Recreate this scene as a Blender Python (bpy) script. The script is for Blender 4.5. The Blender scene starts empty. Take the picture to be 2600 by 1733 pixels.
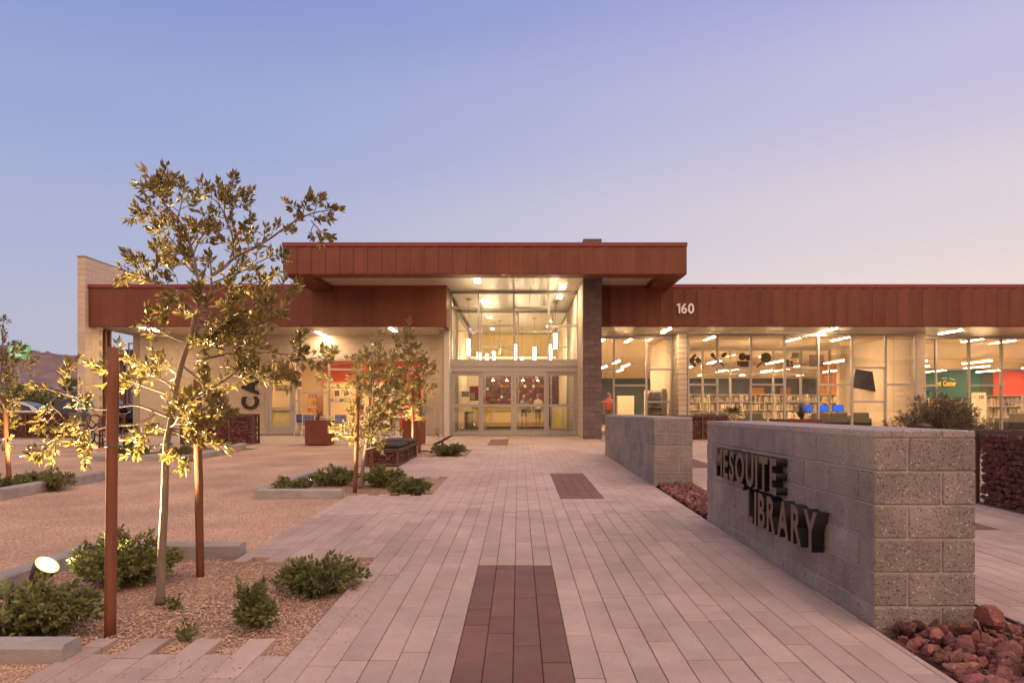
import bpy, bmesh, math, random
from mathutils import Vector, Matrix, noise
R = math.radians
random.seed(7)
sc = bpy.context.scene
COL = sc.collection

# ---------------------------------------------------------------- camera
HC = 1.377                                  # eye height over the path under the camera
cam_d = bpy.data.cameras.new('camera'); cam = bpy.data.objects.new('camera', cam_d); COL.objects.link(cam)
cam.location = (0, 0, HC); cam.rotation_euler = (R(90), 0, 0)
cam_d.lens = 24; cam_d.sensor_width = 36; cam_d.sensor_fit = 'HORIZONTAL'
cam_d.shift_x = -0.0065; cam_d.shift_y = 0.0671
cam_d.clip_start = 0.1; cam_d.clip_end = 6000
sc.camera = cam

# ---------------------------------------------------------------- sky, afterglow, exposure
def lin(r, g, b):
    f = lambda c: (c/255/12.92) if c/255 <= .04045 else ((c/255+.055)/1.055)**2.4
    return (f(r), f(g), f(b), 1)
w = bpy.data.worlds.new('World'); sc.world = w; w.use_nodes = True
nt = w.node_tree; nt.nodes.clear()
def N(t, **k):
    n = nt.nodes.new(t)
    for a, b in k.items(): setattr(n, a, b)
    return n
def L(a, b): nt.links.new(a, b)
tc = N('ShaderNodeTexCoord'); sx = N('ShaderNodeSeparateXYZ'); L(tc.outputs['Generated'], sx.inputs[0])
def ramp(src, stops):
    r = N('ShaderNodeValToRGB'); L(src, r.inputs[0]); cr = r.color_ramp; cr.interpolation = 'EASE'
    while len(cr.elements) > 1: cr.elements.remove(cr.elements[0])
    cr.elements[0].position = stops[0][0]; cr.elements[0].color = stops[0][1]
    for p, c in stops[1:]:
        e = cr.elements.new(p); e.color = c
    return r
def mp(src, a, b, c=0., d=1.):
    m = N('ShaderNodeMapRange'); m.interpolation_type = 'SMOOTHSTEP'
    L(src, m.inputs[0]); m.inputs[1].default_value = a; m.inputs[2].default_value = b
    m.inputs[3].default_value = c; m.inputs[4].default_value = d
    return m.outputs[0]
def mixc(f, a, b):
    m = N('ShaderNodeMix', data_type='RGBA'); L(f, m.inputs[0]); L(a, m.inputs[6]); L(b, m.inputs[7]); return m.outputs[2]
left = ramp(sx.outputs[2], [(0, lin(196, 188, 200)), (.10, lin(184, 185, 206)), (.22, lin(172, 179, 212)), (.36, lin(152, 167, 211)), (.52, lin(127, 147, 204)), (1, lin(98, 122, 186))])
right = ramp(sx.outputs[2], [(0, lin(248, 220, 198)), (.12, lin(238, 219, 210)), (.25, lin(220, 208, 216)), (.40, lin(194, 189, 220)), (.55, lin(163, 165, 217)), (1, lin(98, 122, 186))])
front = mixc(mp(sx.outputs[0], -.62, .62), left.outputs[0], right.outputs[0])
SUNSET = 1.0
def hot(c, k): return (c[0]*k, c[1]*k, c[2]*k, 1)
back = ramp(sx.outputs[2], [(0, hot(lin(255, 196, 142), 1.9)), (.14, hot(lin(255, 206, 160), 1.8)), (.35, hot(lin(250, 208, 180), 1.4)), (.65, hot(lin(205, 190, 200), 1.0)), (1, lin(98, 122, 186))])
sky = mixc(mp(sx.outputs[1], .25, -.75), front, back.outputs[0])
bg = N('ShaderNodeBackground'); L(sky, bg.inputs[0]); bg.inputs[1].default_value = .93
wo = N('ShaderNodeOutputWorld'); L(bg.outputs[0], wo.inputs[0])

sun_d = bpy.data.lights.new('afterglow', 'SUN'); sun = bpy.data.objects.new('afterglow', sun_d); COL.objects.link(sun)
sun_d.energy = 2.3; sun_d.angle = R(80); sun_d.color = (1, .66, .42)
# light comes from behind the camera, a little from the right, low in the west
dirv = Vector((-.30, .30, -.90)); sun.rotation_euler = dirv.to_track_quat('-Z', 'Y').to_euler()

sc.view_settings.view_transform = 'Standard'; sc.view_settings.look = 'None'
sc.view_settings.exposure = 0.14; sc.view_settings.gamma = 1.0; sc.view_settings.use_curve_mapping = False
cy = sc.cycles
sc.render.engine = 'CYCLES'
cy.use_denoising = True; cy.max_bounces = 7; cy.diffuse_bounces = 3; cy.glossy_bounces = 3; cy.transparent_max_bounces = 16
cy.sample_clamp_indirect = 8.0; cy.caustics_reflective = False; cy.caustics_refractive = False

# ---------------------------------------------------------------- measuring
def PX(x, Y): return (x-1317)/1733*Y
def PZ(y, Y): return HC+(1041-y)/1733*Y
def P(x, y, Y): return Vector((PX(x, Y), Y, PZ(y, Y)))
F = 0.44                                     # library floor
def gz(Y): return min(.0167*Y, F-.004)       # the forecourt climbs gently to the building

# ---------------------------------------------------------------- mesh helpers
class MB:
    def __init__(s): s.v = []; s.f = []; s.m = []
    def add(s, vs, fs, mi=0):
        o = len(s.v); s.v += [tuple(p) for p in vs]
        for f in fs: s.f.append(tuple(i+o for i in f)); s.m.append(mi)
        return s
    def box(s, x0, x1, y0, y1, z0, z1, mi=0, b=0):
        if x1 < x0: x0, x1 = x1, x0
        if y1 < y0: y0, y1 = y1, y0
        if z1 < z0: z0, z1 = z1, z0
        if b <= 0:
            return s.add([(x0,y0,z0),(x1,y0,z0),(x1,y1,z0),(x0,y1,z0),(x0,y0,z1),(x1,y0,z1),(x1,y1,z1),(x0,y1,z1)],
                  [(0,3,2,1),(4,5,6,7),(0,1,5,4),(1,2,6,5),(2,3,7,6),(3,0,4,7)], mi)
        b = min(b, (x1-x0)*.45, (y1-y0)*.45, (z1-z0)*.45)
        X = (x0, x1); Y = (y0, y1); Z = (z0, z1); vs = []; ix = {}
        for i in (0, 1):
            for j in (0, 1):
                for k in (0, 1):
                    sx_, sy_, sz_ = 1-2*i, 1-2*j, 1-2*k
                    for a in range(3):
                        p = [X[i], Y[j], Z[k]]
                        if a != 0: p[0] += sx_*b
                        if a != 1: p[1] += sy_*b
                        if a != 2: p[2] += sz_*b
                        ix[(i, j, k, a)] = len(vs); vs.append(tuple(p))
        fs = []
        fs.append([ix[(0,j,k,0)] for j, k in ((0,0),(0,1),(1,1),(1,0))]); fs.append([ix[(1,j,k,0)] for j, k in ((0,0),(1,0),(1,1),(0,1))])
        fs.append([ix[(i,0,k,1)] for i, k in ((0,0),(1,0),(1,1),(0,1))]); fs.append([ix[(i,1,k,1)] for i, k in ((0,0),(0,1),(1,1),(1,0))])
        fs.append([ix[(i,j,0,2)] for i, j in ((0,0),(0,1),(1,1),(1,0))]); fs.append([ix[(i,j,1,2)] for i, j in ((0,0),(1,0),(1,1),(0,1))])
        for j in (0, 1):
            for k in (0, 1): fs.append([ix[(0,j,k,1)], ix[(1,j,k,1)], ix[(1,j,k,2)], ix[(0,j,k,2)]])
        for i in (0, 1):
            for k in (0, 1): fs.append([ix[(i,0,k,0)], ix[(i,1,k,0)], ix[(i,1,k,2)], ix[(i,0,k,2)]])
        for i in (0, 1):
            for j in (0, 1): fs.append([ix[(i,j,0,0)], ix[(i,j,1,0)], ix[(i,j,1,1)], ix[(i,j,0,1)]])
        for i in (0, 1):
            for j in (0, 1):
                for k in (0, 1): fs.append([ix[(i,j,k,0)], ix[(i,j,k,1)], ix[(i,j,k,2)]])
        c = Vector(((x0+x1)/2, (y0+y1)/2, (z0+z1)/2)); out = []
        for f in fs:
            a, d, e = Vector(vs[f[0]]), Vector(vs[f[1]]), Vector(vs[f[2]])
            n = (d-a).cross(e-a); m = (a+e)/2-c
            out.append(f if n.dot(m) >= 0 else f[::-1])
        return s.add(vs, out, mi)
    def tube(s, pts, rad, n=8, mi=0, caps=True):
        pts = [Vector(p) for p in pts]
        if not hasattr(rad, '__len__'): rad = [rad]*len(pts)
        o = len(s.v); up = Vector((0, 0, 1)); prev = None
        for i, p in enumerate(pts):
            t = (pts[min(i+1, len(pts)-1)]-pts[max(i-1, 0)])
            t = t.normalized() if t.length > 1e-9 else Vector((0, 0, 1))
            if prev is None:
                a = t.cross(up if abs(t.z) < .95 else Vector((1, 0, 0))).normalized()
            else:
                a = (prev-t*prev.dot(t)); a = a.normalized() if a.length > 1e-6 else t.orthogonal().normalized()
            prev = a; b = t.cross(a)
            for k in range(n):
                th = 2*math.pi*k/n; s.v.append(tuple(p+(a*math.cos(th)+b*math.sin(th))*rad[i]))
        for i in range(len(pts)-1):
            for k in range(n):
                k2 = (k+1) % n
                s.f.append((o+i*n+k, o+i*n+k2, o+(i+1)*n+k2, o+(i+1)*n+k)); s.m.append(mi)
        if caps:
            s.f.append(tuple(o+k for k in range(n))[::-1]); s.m.append(mi)
            e = o+(len(pts)-1)*n; s.f.append(tuple(e+k for k in range(n))); s.m.append(mi)
        return s
    def lathe(s, c, prof, n=16, mi=0):
        o = len(s.v)
        for r, z in prof:
            for k in range(n):
                th = 2*math.pi*k/n; s.v.append((c[0]+r*math.cos(th), c[1]+r*math.sin(th), c[2]+z))
        for i in range(len(prof)-1):
            for k in range(n):
                k2 = (k+1) % n; s.f.append((o+i*n+k, o+i*n+k2, o+(i+1)*n+k2, o+(i+1)*n+k)); s.m.append(mi)
        s.f.append(tuple(o+k for k in range(n))[::-1]); s.m.append(mi)
        e = o+(len(prof)-1)*n; s.f.append(tuple(e+k for k in range(n))); s.m.append(mi)
        return s
    def torus(s, c, Rr, r, axis='y', n=28, m=8, mi=0):
        o = len(s.v)
        for i in range(n):
            a = 2*math.pi*i/n
            for j in range(m):
                b = 2*math.pi*j/m; q = Rr+r*math.cos(b); h = r*math.sin(b)
                p = (q*math.cos(a), h, q*math.sin(a)) if axis == 'y' else ((h, q*math.cos(a), q*math.sin(a)) if axis == 'x' else (q*math.cos(a), q*math.sin(a), h))
                s.v.append((c[0]+p[0], c[1]+p[1], c[2]+p[2]))
        for i in range(n):
            for j in range(m):
                i2 = (i+1) % n; j2 = (j+1) % m
                s.f.append((o+i*m+j, o+i*m+j2, o+i2*m+j2, o+i2*m+j)); s.m.append(mi)
        return s
    def prism(s, pts, h, mi=0):                # pts: list of (x,y,z) ring, h: Vector offset
        n = len(pts); h = Vector(h); vs = [Vector(p) for p in pts]+[Vector(p)+h for p in pts]
        fs = [tuple(range(n))[::-1], tuple(range(n, 2*n))]+[(i, (i+1) % n, n+(i+1) % n, n+i) for i in range(n)]
        return s.add(vs, fs, mi)
    def mesh(s, name, mats, off=(0, 0, 0), smooth=False):
        me = bpy.data.meshes.new(name)
        ox, oy, oz = off
        me.from_pydata([(x-ox, y-oy, z-oz) for x, y, z in s.v], [], s.f)
        for m in (mats if isinstance(mats, (list, tuple)) else [mats]): me.materials.append(m)
        if isinstance(mats, (list, tuple)) and len(mats) > 1: me.polygons.foreach_set('material_index', s.m)
        if smooth: me.polygons.foreach_set('use_smooth', [True]*len(me.polygons))
        me.update(); return me
    def build(s, name, mats, parent=None, smooth=False, **k):
        me = s.mesh(name, mats, wloc(parent), smooth)
        return obj(name, me, parent, (0, 0, 0), **k)
def wloc(o):
    v = Vector((0, 0, 0))
    while o is not None: v += o.location; o = o.parent
    return v
def obj(name, me, parent=None, loc=(0, 0, 0), rot=None, scale=None, kind=None, label=None, cat=None, group=None):
    o = bpy.data.objects.new(name, me); COL.objects.link(o)
    if parent is not None: o.parent = parent
    o.location = loc
    if rot is not None: o.rotation_euler = rot
    if scale is not None: o.scale = scale
    tag(o, label, cat, group, kind); return o
def tag(o, label=None, cat=None, group=None, kind=None):
    if label: o['label'] = label
    if cat: o['category'] = cat
    if group: o['group'] = group
    if kind: o['kind'] = kind
    return o
def thing(name, label, cat, loc=(0, 0, 0), group=None, rotz=0):
    o = bpy.data.objects.new(name, None); COL.objects.link(o); o.location = loc; o.rotation_euler = (0, 0, rotz)
    o.empty_display_size = .1
    return tag(o, label, cat, group)
def dup(root, loc, rotz=None, label=None, group=None):
    r = root.copy(); COL.objects.link(r); r.location = loc
    if rotz is not None: r.rotation_euler = (0, 0, rotz)
    if label: r['label'] = label
    if group: r['group'] = group
    for ch in list(root.children):
        c = ch.copy(); COL.objects.link(c); c.parent = r
        for g in list(ch.children):
            d = g.copy(); COL.objects.link(d); d.parent = c
    return r

# ---------------------------------------------------------------- materials
MATS = {}
def mat(name, c1, c2=None, rough=.7, scale=8., bump=0., bscale=None, metal=0., emit=None, estr=0., var=0., island=0., spec=.5, spots=None, detail=6, stretch=None, coat=0., transl=0., stain=None):
    """procedural surface: two tones mixed by noise (world position), value varied per piece, fine relief"""
    m = bpy.data.materials.new(name); m.use_nodes = True; t = m.node_tree; t.nodes.clear()
    def n(ty, **k):
        q = t.nodes.new(ty)
        for a, b in k.items(): setattr(q, a, b)
        return q
    out = n('ShaderNodeOutputMaterial'); bs = n('ShaderNodeBsdfPrincipled'); t.links.new(bs.outputs[0], out.inputs[0])
    c1 = (*c1[:3], 1); c2 = (*(c2 or c1)[:3], 1)
    geo = n('ShaderNodeNewGeometry'); vec = geo.outputs['Position']
    if stretch:
        mpn = n('ShaderNodeMapping'); t.links.new(vec, mpn.inputs[0]); mpn.inputs['Scale'].default_value = stretch; vec = mpn.outputs[0]
    nz = n('ShaderNodeTexNoise'); t.links.new(vec, nz.inputs['Vector']); nz.inputs['Scale'].default_value = scale; nz.inputs['Detail'].default_value = detail; nz.inputs['Roughness'].default_value = .62
    mr = n('ShaderNodeMapRange'); t.links.new(nz.outputs['Fac'], mr.inputs[0]); mr.inputs[1].default_value = .3; mr.inputs[2].default_value = .7
    mx = n('ShaderNodeMix', data_type='RGBA'); t.links.new(mr.outputs[0], mx.inputs[0]); mx.inputs[6].default_value = c1; mx.inputs[7].default_value = c2
    col = mx.outputs[2]
    hb = None
    for sp in (spots or []):                     # (scale, threshold, colour, softness)
        vo = n('ShaderNodeTexVoronoi'); t.links.new(geo.outputs['Position'], vo.inputs['Vector']); vo.inputs['Scale'].default_value = sp[0]
        sp_r = n('ShaderNodeSeparateColor'); t.links.new(vo.outputs['Color'], sp_r.inputs[0])
        a = n('ShaderNodeMath', operation='LESS_THAN'); t.links.new(sp_r.outputs[0], a.inputs[0]); a.inputs[1].default_value = sp[1]
        d = n('ShaderNodeMapRange'); t.links.new(vo.outputs['Distance'], d.inputs[0]); d.inputs[1].default_value = .30+sp[3]; d.inputs[2].default_value = .30-sp[3]
        fm = n('ShaderNodeMath', operation='MULTIPLY'); t.links.new(a.outputs[0], fm.inputs[0]); t.links.new(d.outputs[0], fm.inputs[1])
        m2 = n('ShaderNodeMix', data_type='RGBA'); t.links.new(fm.outputs[0], m2.inputs[0]); t.links.new(col, m2.inputs[6]); m2.inputs[7].default_value = (*sp[2][:3], 1)
        col = m2.outputs[2]; hb = fm.outputs[0]
    if stain:                                    # broad wear: (scale vector, darkest, lightest)
        mpn2 = n('ShaderNodeMapping'); t.links.new(geo.outputs['Position'], mpn2.inputs[0]); mpn2.inputs['Scale'].default_value = stain[0]
        ns = n('ShaderNodeTexNoise'); t.links.new(mpn2.outputs[0], ns.inputs['Vector']); ns.inputs['Scale'].default_value = 1; ns.inputs['Detail'].default_value = 7; ns.inputs['Roughness'].default_value = .65
        rs = n('ShaderNodeMapRange'); t.links.new(ns.outputs['Fac'], rs.inputs[0]); rs.inputs[1].default_value = .32; rs.inputs[2].default_value = .62; rs.inputs[3].default_value = stain[1]; rs.inputs[4].default_value = stain[2]
        h0 = n('ShaderNodeHueSaturation'); t.links.new(col, h0.inputs['Color']); t.links.new(rs.outputs[0], h0.inputs['Value']); col = h0.outputs[0]
    if var or island:
        hs = n('ShaderNodeHueSaturation'); t.links.new(col, hs.inputs['Color'])
        if island: src = geo.outputs['Random Per Island']
        else: src = n('ShaderNodeObjectInfo').outputs['Random']
        v = n('ShaderNodeMapRange'); t.links.new(src, v.inputs[0]); q = var or island
        v.inputs[3].default_value = 1-q; v.inputs[4].default_value = 1+q
        t.links.new(v.outputs[0], hs.inputs['Value'])
        h = n('ShaderNodeMapRange'); mm = n('ShaderNodeMath', operation='FRACT'); m3 = n('ShaderNodeMath', operation='MULTIPLY'); t.links.new(src, m3.inputs[0]); m3.inputs[1].default_value = 7.31
        t.links.new(m3.outputs[0], mm.inputs[0]); t.links.new(mm.outputs[0], h.inputs[0]); h.inputs[3].default_value = .5-.03*q; h.inputs[4].default_value = .5+.03*q
        t.links.new(h.outputs[0], hs.inputs['Hue'])
        col = hs.outputs[0]
    t.links.new(col, bs.inputs['Base Color'])
    bs.inputs['Roughness'].default_value = rough; bs.inputs['Metallic'].default_value = metal
    bs.inputs['Specular IOR Level'].default_value = spec
    if coat: bs.inputs['Coat Weight'].default_value = coat
    if emit: bs.inputs['Emission Color'].default_value = (*emit[:3], 1); bs.inputs['Emission Strength'].default_value = estr
    if bump:
        bp = n('ShaderNodeBump'); bp.inputs['Strength'].default_value = min(1, bump); bp.inputs['Distance'].default_value = .01
        nb = n('ShaderNodeTexNoise'); t.links.new(vec, nb.inputs['Vector']); nb.inputs['Scale'].default_value = bscale or scale*6; nb.inputs['Detail'].default_value = 5
        t.links.new(nb.outputs['Fac'], bp.inputs['Height']); t.links.new(bp.outputs[0], bs.inputs['Normal'])
    if transl:
        tr = n('ShaderNodeBsdfTranslucent'); t.links.new(col, tr.inputs[0]); ms = n('ShaderNodeMixShader'); ms.inputs[0].default_value = transl
        t.links.new(bs.outputs[0], ms.inputs[1]); t.links.new(tr.outputs[0], ms.inputs[2]); t.links.new(ms.outputs[0], out.inputs[0])
    MATS[name] = m; return m
def gravel_mat(name, cols, scale, bump, big=None):
    """crushed stone: voronoi cells of several stone colours, each cell domed"""
    m = bpy.data.materials.new(name); m.use_nodes = True; t = m.node_tree; bs = t.nodes['Principled BSDF']
    n = t.nodes.new; lk = t.links.new
    geo = n('ShaderNodeNewGeometry')
    vo = n('ShaderNodeTexVoronoi'); vo.inputs['Scale'].default_value = scale; lk(geo.outputs['Position'], vo.inputs['Vector'])
    sp = n('ShaderNodeSeparateColor'); lk(vo.outputs['Color'], sp.inputs[0])
    r = n('ShaderNodeValToRGB'); lk(sp.outputs[0], r.inputs[0]); cr = r.color_ramp; cr.interpolation = 'CONSTANT'
    cr.elements[0].color = (*cols[0][1], 1); cr.elements[0].position = 0
    cr.elements.remove(cr.elements[1])
    for p, c in cols[1:]:
        e = cr.elements.new(p); e.color = (*c, 1)
    nz = n('ShaderNodeTexNoise'); nz.inputs['Scale'].default_value = .9; nz.inputs['Detail'].default_value = 5; lk(geo.outputs['Position'], nz.inputs['Vector'])
    mr = n('ShaderNodeMapRange'); lk(nz.outputs['Fac'], mr.inputs[0]); mr.inputs[1].default_value = .3; mr.inputs[2].default_value = .7; mr.inputs[3].default_value = .78; mr.inputs[4].default_value = 1.18
    hs = n('ShaderNodeHueSaturation'); lk(r.outputs[0], hs.inputs['Color']); lk(mr.outputs[0], hs.inputs['Value'])
    lk(hs.outputs[0], bs.inputs['Base Color']); bs.inputs['Roughness'].default_value = .9; bs.inputs['Specular IOR Level'].default_value = .25
    bp = n('ShaderNodeBump'); bp.inputs['Strength'].default_value = bump; bp.inputs['Distance'].default_value = .012; bp.invert = True
    lk(vo.outputs['Distance'], bp.inputs['Height']); lk(bp.outputs[0], bs.inputs['Normal'])
    MATS[name] = m; return m
def glass_mat(name, tint=(1, 1, 1), refl=.0):
    m = bpy.data.materials.new(name); m.use_nodes = True; t = m.node_tree; t.nodes.clear(); n = t.nodes.new; lk = t.links.new
    out = n('ShaderNodeOutputMaterial'); tr = n('ShaderNodeBsdfTransparent'); tr.inputs[0].default_value = (*tint, 1)
    gl = n('ShaderNodeBsdfGlossy'); gl.inputs['Roughness'].default_value = .0
    fr = n('ShaderNodeFresnel'); fr.inputs[0].default_value = 1.5
    ad = n('ShaderNodeMath', operation='ADD') if False else n('ShaderNodeMath'); ad.operation = 'ADD'; ad.use_clamp = True; lk(fr.outputs[0], ad.inputs[0]); ad.inputs[1].default_value = refl
    mx = n('ShaderNodeMixShader'); lk(ad.outputs[0], mx.inputs[0]); lk(tr.outputs[0], mx.inputs[1]); lk(gl.outputs[0], mx.inputs[2]); lk(mx.outputs[0], out.inputs[0])
    MATS[name] = m; return m
def lamp_mat(name, c, s):
    m = bpy.data.materials.new(name); m.use_nodes = True; t = m.node_tree; t.nodes.clear(); n = t.nodes.new
    out = n('ShaderNodeOutputMaterial'); e = n('ShaderNodeEmission'); e.inputs[0].default_value = (*c, 1); e.inputs[1].default_value = s
    t.links.new(e.outputs[0], out.inputs[0]); MATS[name] = m; return m

M_PAVER = mat('paver_concrete', (.47, .36, .305), (.395, .297, .248), .85, 3.6, .5, 190, var=.095, stain=((.9, .7, 1), .80, 1.06), spec=.3, spots=[(95, .10, (.30, .21, .18), .12)])
M_PAVER_D = mat('paver_red', (.20, .108, .092), (.15, .080, .07), .85, 4, .5, 190, var=.10, spec=.3, spots=[(95, .08, (.11, .06, .055), .12)])
M_JOINT = mat('joint_sand', (.10, .075, .062), (.16, .12, .10), .95, 30)
M_GRAVEL = gravel_mat('decomposed_granite', [(0, (.43, .275, .18)), (.25, (.54, .355, .24)), (.55, (.37, .235, .15)), (.78, (.64, .46, .33)), (.92, (.27, .165, .11))], 92, .55)
M_BED = gravel_mat('bed_gravel', [(0, (.34, .205, .135)), (.25, (.45, .285, .195)), (.5, (.28, .165, .11)), (.72, (.55, .39, .29)), (.86, (.17, .10, .075))], 75, .9)
M_PEB = mat('gravel_chips', (.37, .235, .16), (.51, .355, .26), .85, 20, island=.45)
M_CURB = mat('curb_concrete', (.37, .34, .33), (.30, .275, .265), .85, 7, .4, 150, stain=((1.6, 1.6, 5), .70, 1.06), spots=[(120, .12, (.22, .19, .18), .12)])
M_PATIO = mat('patio_concrete', (.42, .33, .26), (.36, .28, .215), .8, 2.2, .2, 120)
M_ASPHALT = mat('asphalt', (.05, .048, .047), (.07, .065, .06), .9, 6, .3, 160)
M_BLOCK = mat('ground_face_block', (.305, .262, .245), (.195, .165, .154), .82, 3, .8, 60, var=.13, stain=((2.5, 2.5, .8), .82, 1.05), spots=[(62, .52, (.062, .042, .040), .17), (80, .10, (.62, .56, .53), .16)])
M_MORTAR = mat('grey_mortar', (.34, .30, .285), (.40, .36, .34), .95, 25, .3)
M_CAP = mat('cap_block', (.36, .31, .295), (.27, .23, .22), .7, 5, .5, 170, var=.08, spots=[(62, .46, (.07, .048, .046), .16), (80, .10, (.62, .56, .53), .16)])
M_PILLAR = mat('mauve_split_block', (.20, .145, .14), (.125, .088, .088), .9, 16, 1.0, 55, var=.14, spots=[(46, .30, (.075, .05, .05), .2)])
M_PMORT = mat('mauve_mortar', (.11, .08, .08), (.14, .10, .10), .95, 25)
M_BEIGE = mat('beige_block', (.58, .475, .385), (.51, .415, .335), .85, 3, .35, 110, var=.045)
M_BMORT = mat('beige_mortar', (.33, .27, .215), (.37, .31, .25), .95, 20)
M_FASCIA = mat('rust_red_metal', (.180, .057, .035), (.145, .045, .028), .5, 1.6, .12, 3.0, var=.10, spec=.4, metal=.15, stain=((3.5, 3.5, .5), .86, 1.06))
M_TRIM = mat('maroon_trim', (.21, .030, .034), (.18, .026, .03), .45, 3, var=.03)
M_SOFFIT = mat('white_soffit_metal', (.66, .61, .54), (.62, .57, .50), .34, 2, .10, 6.0, var=.03, metal=.25)
M_ALU = mat('clear_aluminium', (.43, .395, .39), (.39, .36, .355), .42, 9, metal=.45)
M_GLASS = glass_mat('window_glass')
M_DARKM = mat('dark_bronze_steel', (.085, .055, .048), (.06, .04, .036), .5, 8, .1, metal=.4)
M_BROWNP = mat('brown_steel', (.16, .07, .045), (.13, .055, .035), .5, 8)
M_LAMP = lamp_mat('fixture_glow', (1, .65, .31), 150)
M_LAMPX = lamp_mat('soffit_glow', (1, .70, .38), 170)
M_PEND = lamp_mat('pendant_glow', (1, .77, .45), 62)
# ================================================================ ground
def sheet(name, xs, ys, dz, m, skip=None, wob=0., kind='structure', zf=None):
    b = MB(); ix = {}
    for i, x in enumerate(xs):
        for j, y in enumerate(ys):
            ix[i, j] = len(b.v); b.v.append((x, y, (zf(x, y) if zf else gz(y))+dz+(wob*noise.noise(Vector((x*1.3, y*1.3, 0))) if wob else 0)))
    for i in range(len(xs)-1):
        for j in range(len(ys)-1):
            if skip and skip((xs[i]+xs[i+1])/2, (ys[j]+ys[j+1])/2): continue
            b.f.append((ix[i, j], ix[i+1, j], ix[i+1, j+1], ix[i, j+1])); b.m.append(0)
    return b.build(name, m, None, True, kind=kind)
def span(a, b, n): return [a+(b-a)*i/n for i in range(n+1)]
sheet('ground', [-3000, -300, -60, -20, 0, 20, 60, 300, 3000], [-600, -60, -10, 0, 12, 26.1, 40, 120, 600, 3000], -.10, mat('desert_soil', (.30, .21, .16), (.24, .165, .12), .95, 1.2))
BEDS = [(-3.8, -1.27, 3.72, 6.05), (-3.62, -1.27, 9.55, 12.1), (-9.6, -7.15, 9.3, 11.9), (-9.5, -7.3, 15.3, 19.2), (-3.6, -1.27, 16.1, 18.5)]
def inbed(x, y): return any(a < x < b and c < y < d for a, b, c, d in BEDS)
xs = sorted(set(span(-30, -4, 52)+span(-4, -2.35, 22)+[b[0] for b in BEDS]+[-7.15, -7.3])); ys = sorted(set(span(-3, 20.6, 95)+[v for b in BEDS for v in b[2:]]))
sheet('gravel_court', xs, ys, -.012, M_GRAVEL, lambda x, y: inbed(x, y) or x > -2.36, .008)
for i, (a, b, c, d) in enumerate(BEDS):
    sheet('planting_bed', span(a-.05, b+.02, 16), span(c-.3, d+.3, 20), -.038, M_BED, None, .02)
# concrete walk and bare strip by the cafe corner, patio slab in front of the cafe
sheet('walkway', [-40, -16.2, -10], [20.6, 21.6, 22.7, 23.6], -.008, M_PATIO)
sheet('verge', [-40, -25, -10.5], [23.6, 24.4], -.02, M_BED)
MB().box(-10.2, -2.62, 20.75, 27.75, -.2, .36).build('patio', M_PATIO, None, kind='structure')
b = MB(); b.add([(-16, 20.62, gz(20.6)-.004), (-2.62, 20.62, gz(20.6)-.004), (-2.62, 27.9, F-.002), (-16, 27.9, F-.002), (-16, 20.62, .1), (-2.62, 20.62, .1)], [(0, 1, 2, 3), (4, 5, 1, 0)])
bpy.data.objects.remove(bpy.data.objects['patio']); b.build('patio', M_PATIO, None, kind='structure')
sheet('parking_lot', [-120, -60, -16.5], [25.2, 60, 130], -.05, M_ASPHALT, None)

# curbs of the planting beds: each run is one cast piece
M_B2 = M_CURB
def curb(pts, w, h, label):
    """pts: outline centre line (x,y); a rounded concrete curb"""
    b = MB()
    for (x0, y0), (x1, y1) in zip(pts, pts[1:]):
        d = Vector((x1-x0, y1-y0, 0)); n = Vector((-d.y, d.x, 0)).normalized()*w/2; e = .02
        ring = []
        for x, y in ((x0, y0), (x1, y1)):
            c = Vector((x, y, gz(y)))
            ring.append([c-n+Vector((0, 0, -.12)), c-n+Vector((0, 0, h-e)), c-n*.8+Vector((0, 0, h)), c+n*.8+Vector((0, 0, h)), c+n+Vector((0, 0, h-e)), c+n+Vector((0, 0, -.12))])
        o = ring[0]+ring[1]
        b.add(o, [(i, i+1, i+7, i+6) for i in range(5)]+[(5, 4, 3, 2, 1, 0), (6, 7, 8, 9, 10, 11)])
    c = b.build('curb', M_CURB, None, label=label, cat='curb', group='concrete curbs round the planting beds')
    return c
curb([(-3.9, 3.655), (-2.39, 3.655)], .16, .085, 'low grey concrete curb behind the gravel at the bottom left corner')
curb([(-3.82, 3.75), (-3.82, 6.13)], .14, .085, 'grey curb running back behind the floodlight beside the big tree')
curb([(-3.74, 6.07), (-2.45, 6.07)], .14, .10, 'short curb between the big tree bed and the gravel court')
curb([(-3.62, 9.5), (-2.45, 9.5)], .14, .125, 'pale curb in front of the low shrubs round the second tree')
curb([(-3.62, 9.58), (-3.62, 12.0)], .14, .125, 'curb returning back beside the low shrubs of the second tree')
curb([(-7.12, 9.3), (-7.12, 11.95)], .15, .15, 'long pale curb edging the shrub bed at the left edge')
curb([(-9.6, 9.28), (-7.2, 9.28)], .15, .15, 'curb end facing forward at the left edge of the gravel')
curb([(-9.5, 15.3), (-7.35, 15.3)], .16, .12, 'curb in front of the bicycles under the big tree crown')
curb([(-7.30, 15.36), (-7.9, 19.6)], .16, .12, 'curb running back to the stone basket wall under the cafe letters')
curb([(-3.62, 13.0), (-3.3, 13.0)], .14, .12, 'small curb stub at the left of the cushioned stone bench')
curb([(-2.95, 18.3), (-2.62, 18.3)], .12, .12, 'small curb stub beside the right planter cube')

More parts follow.
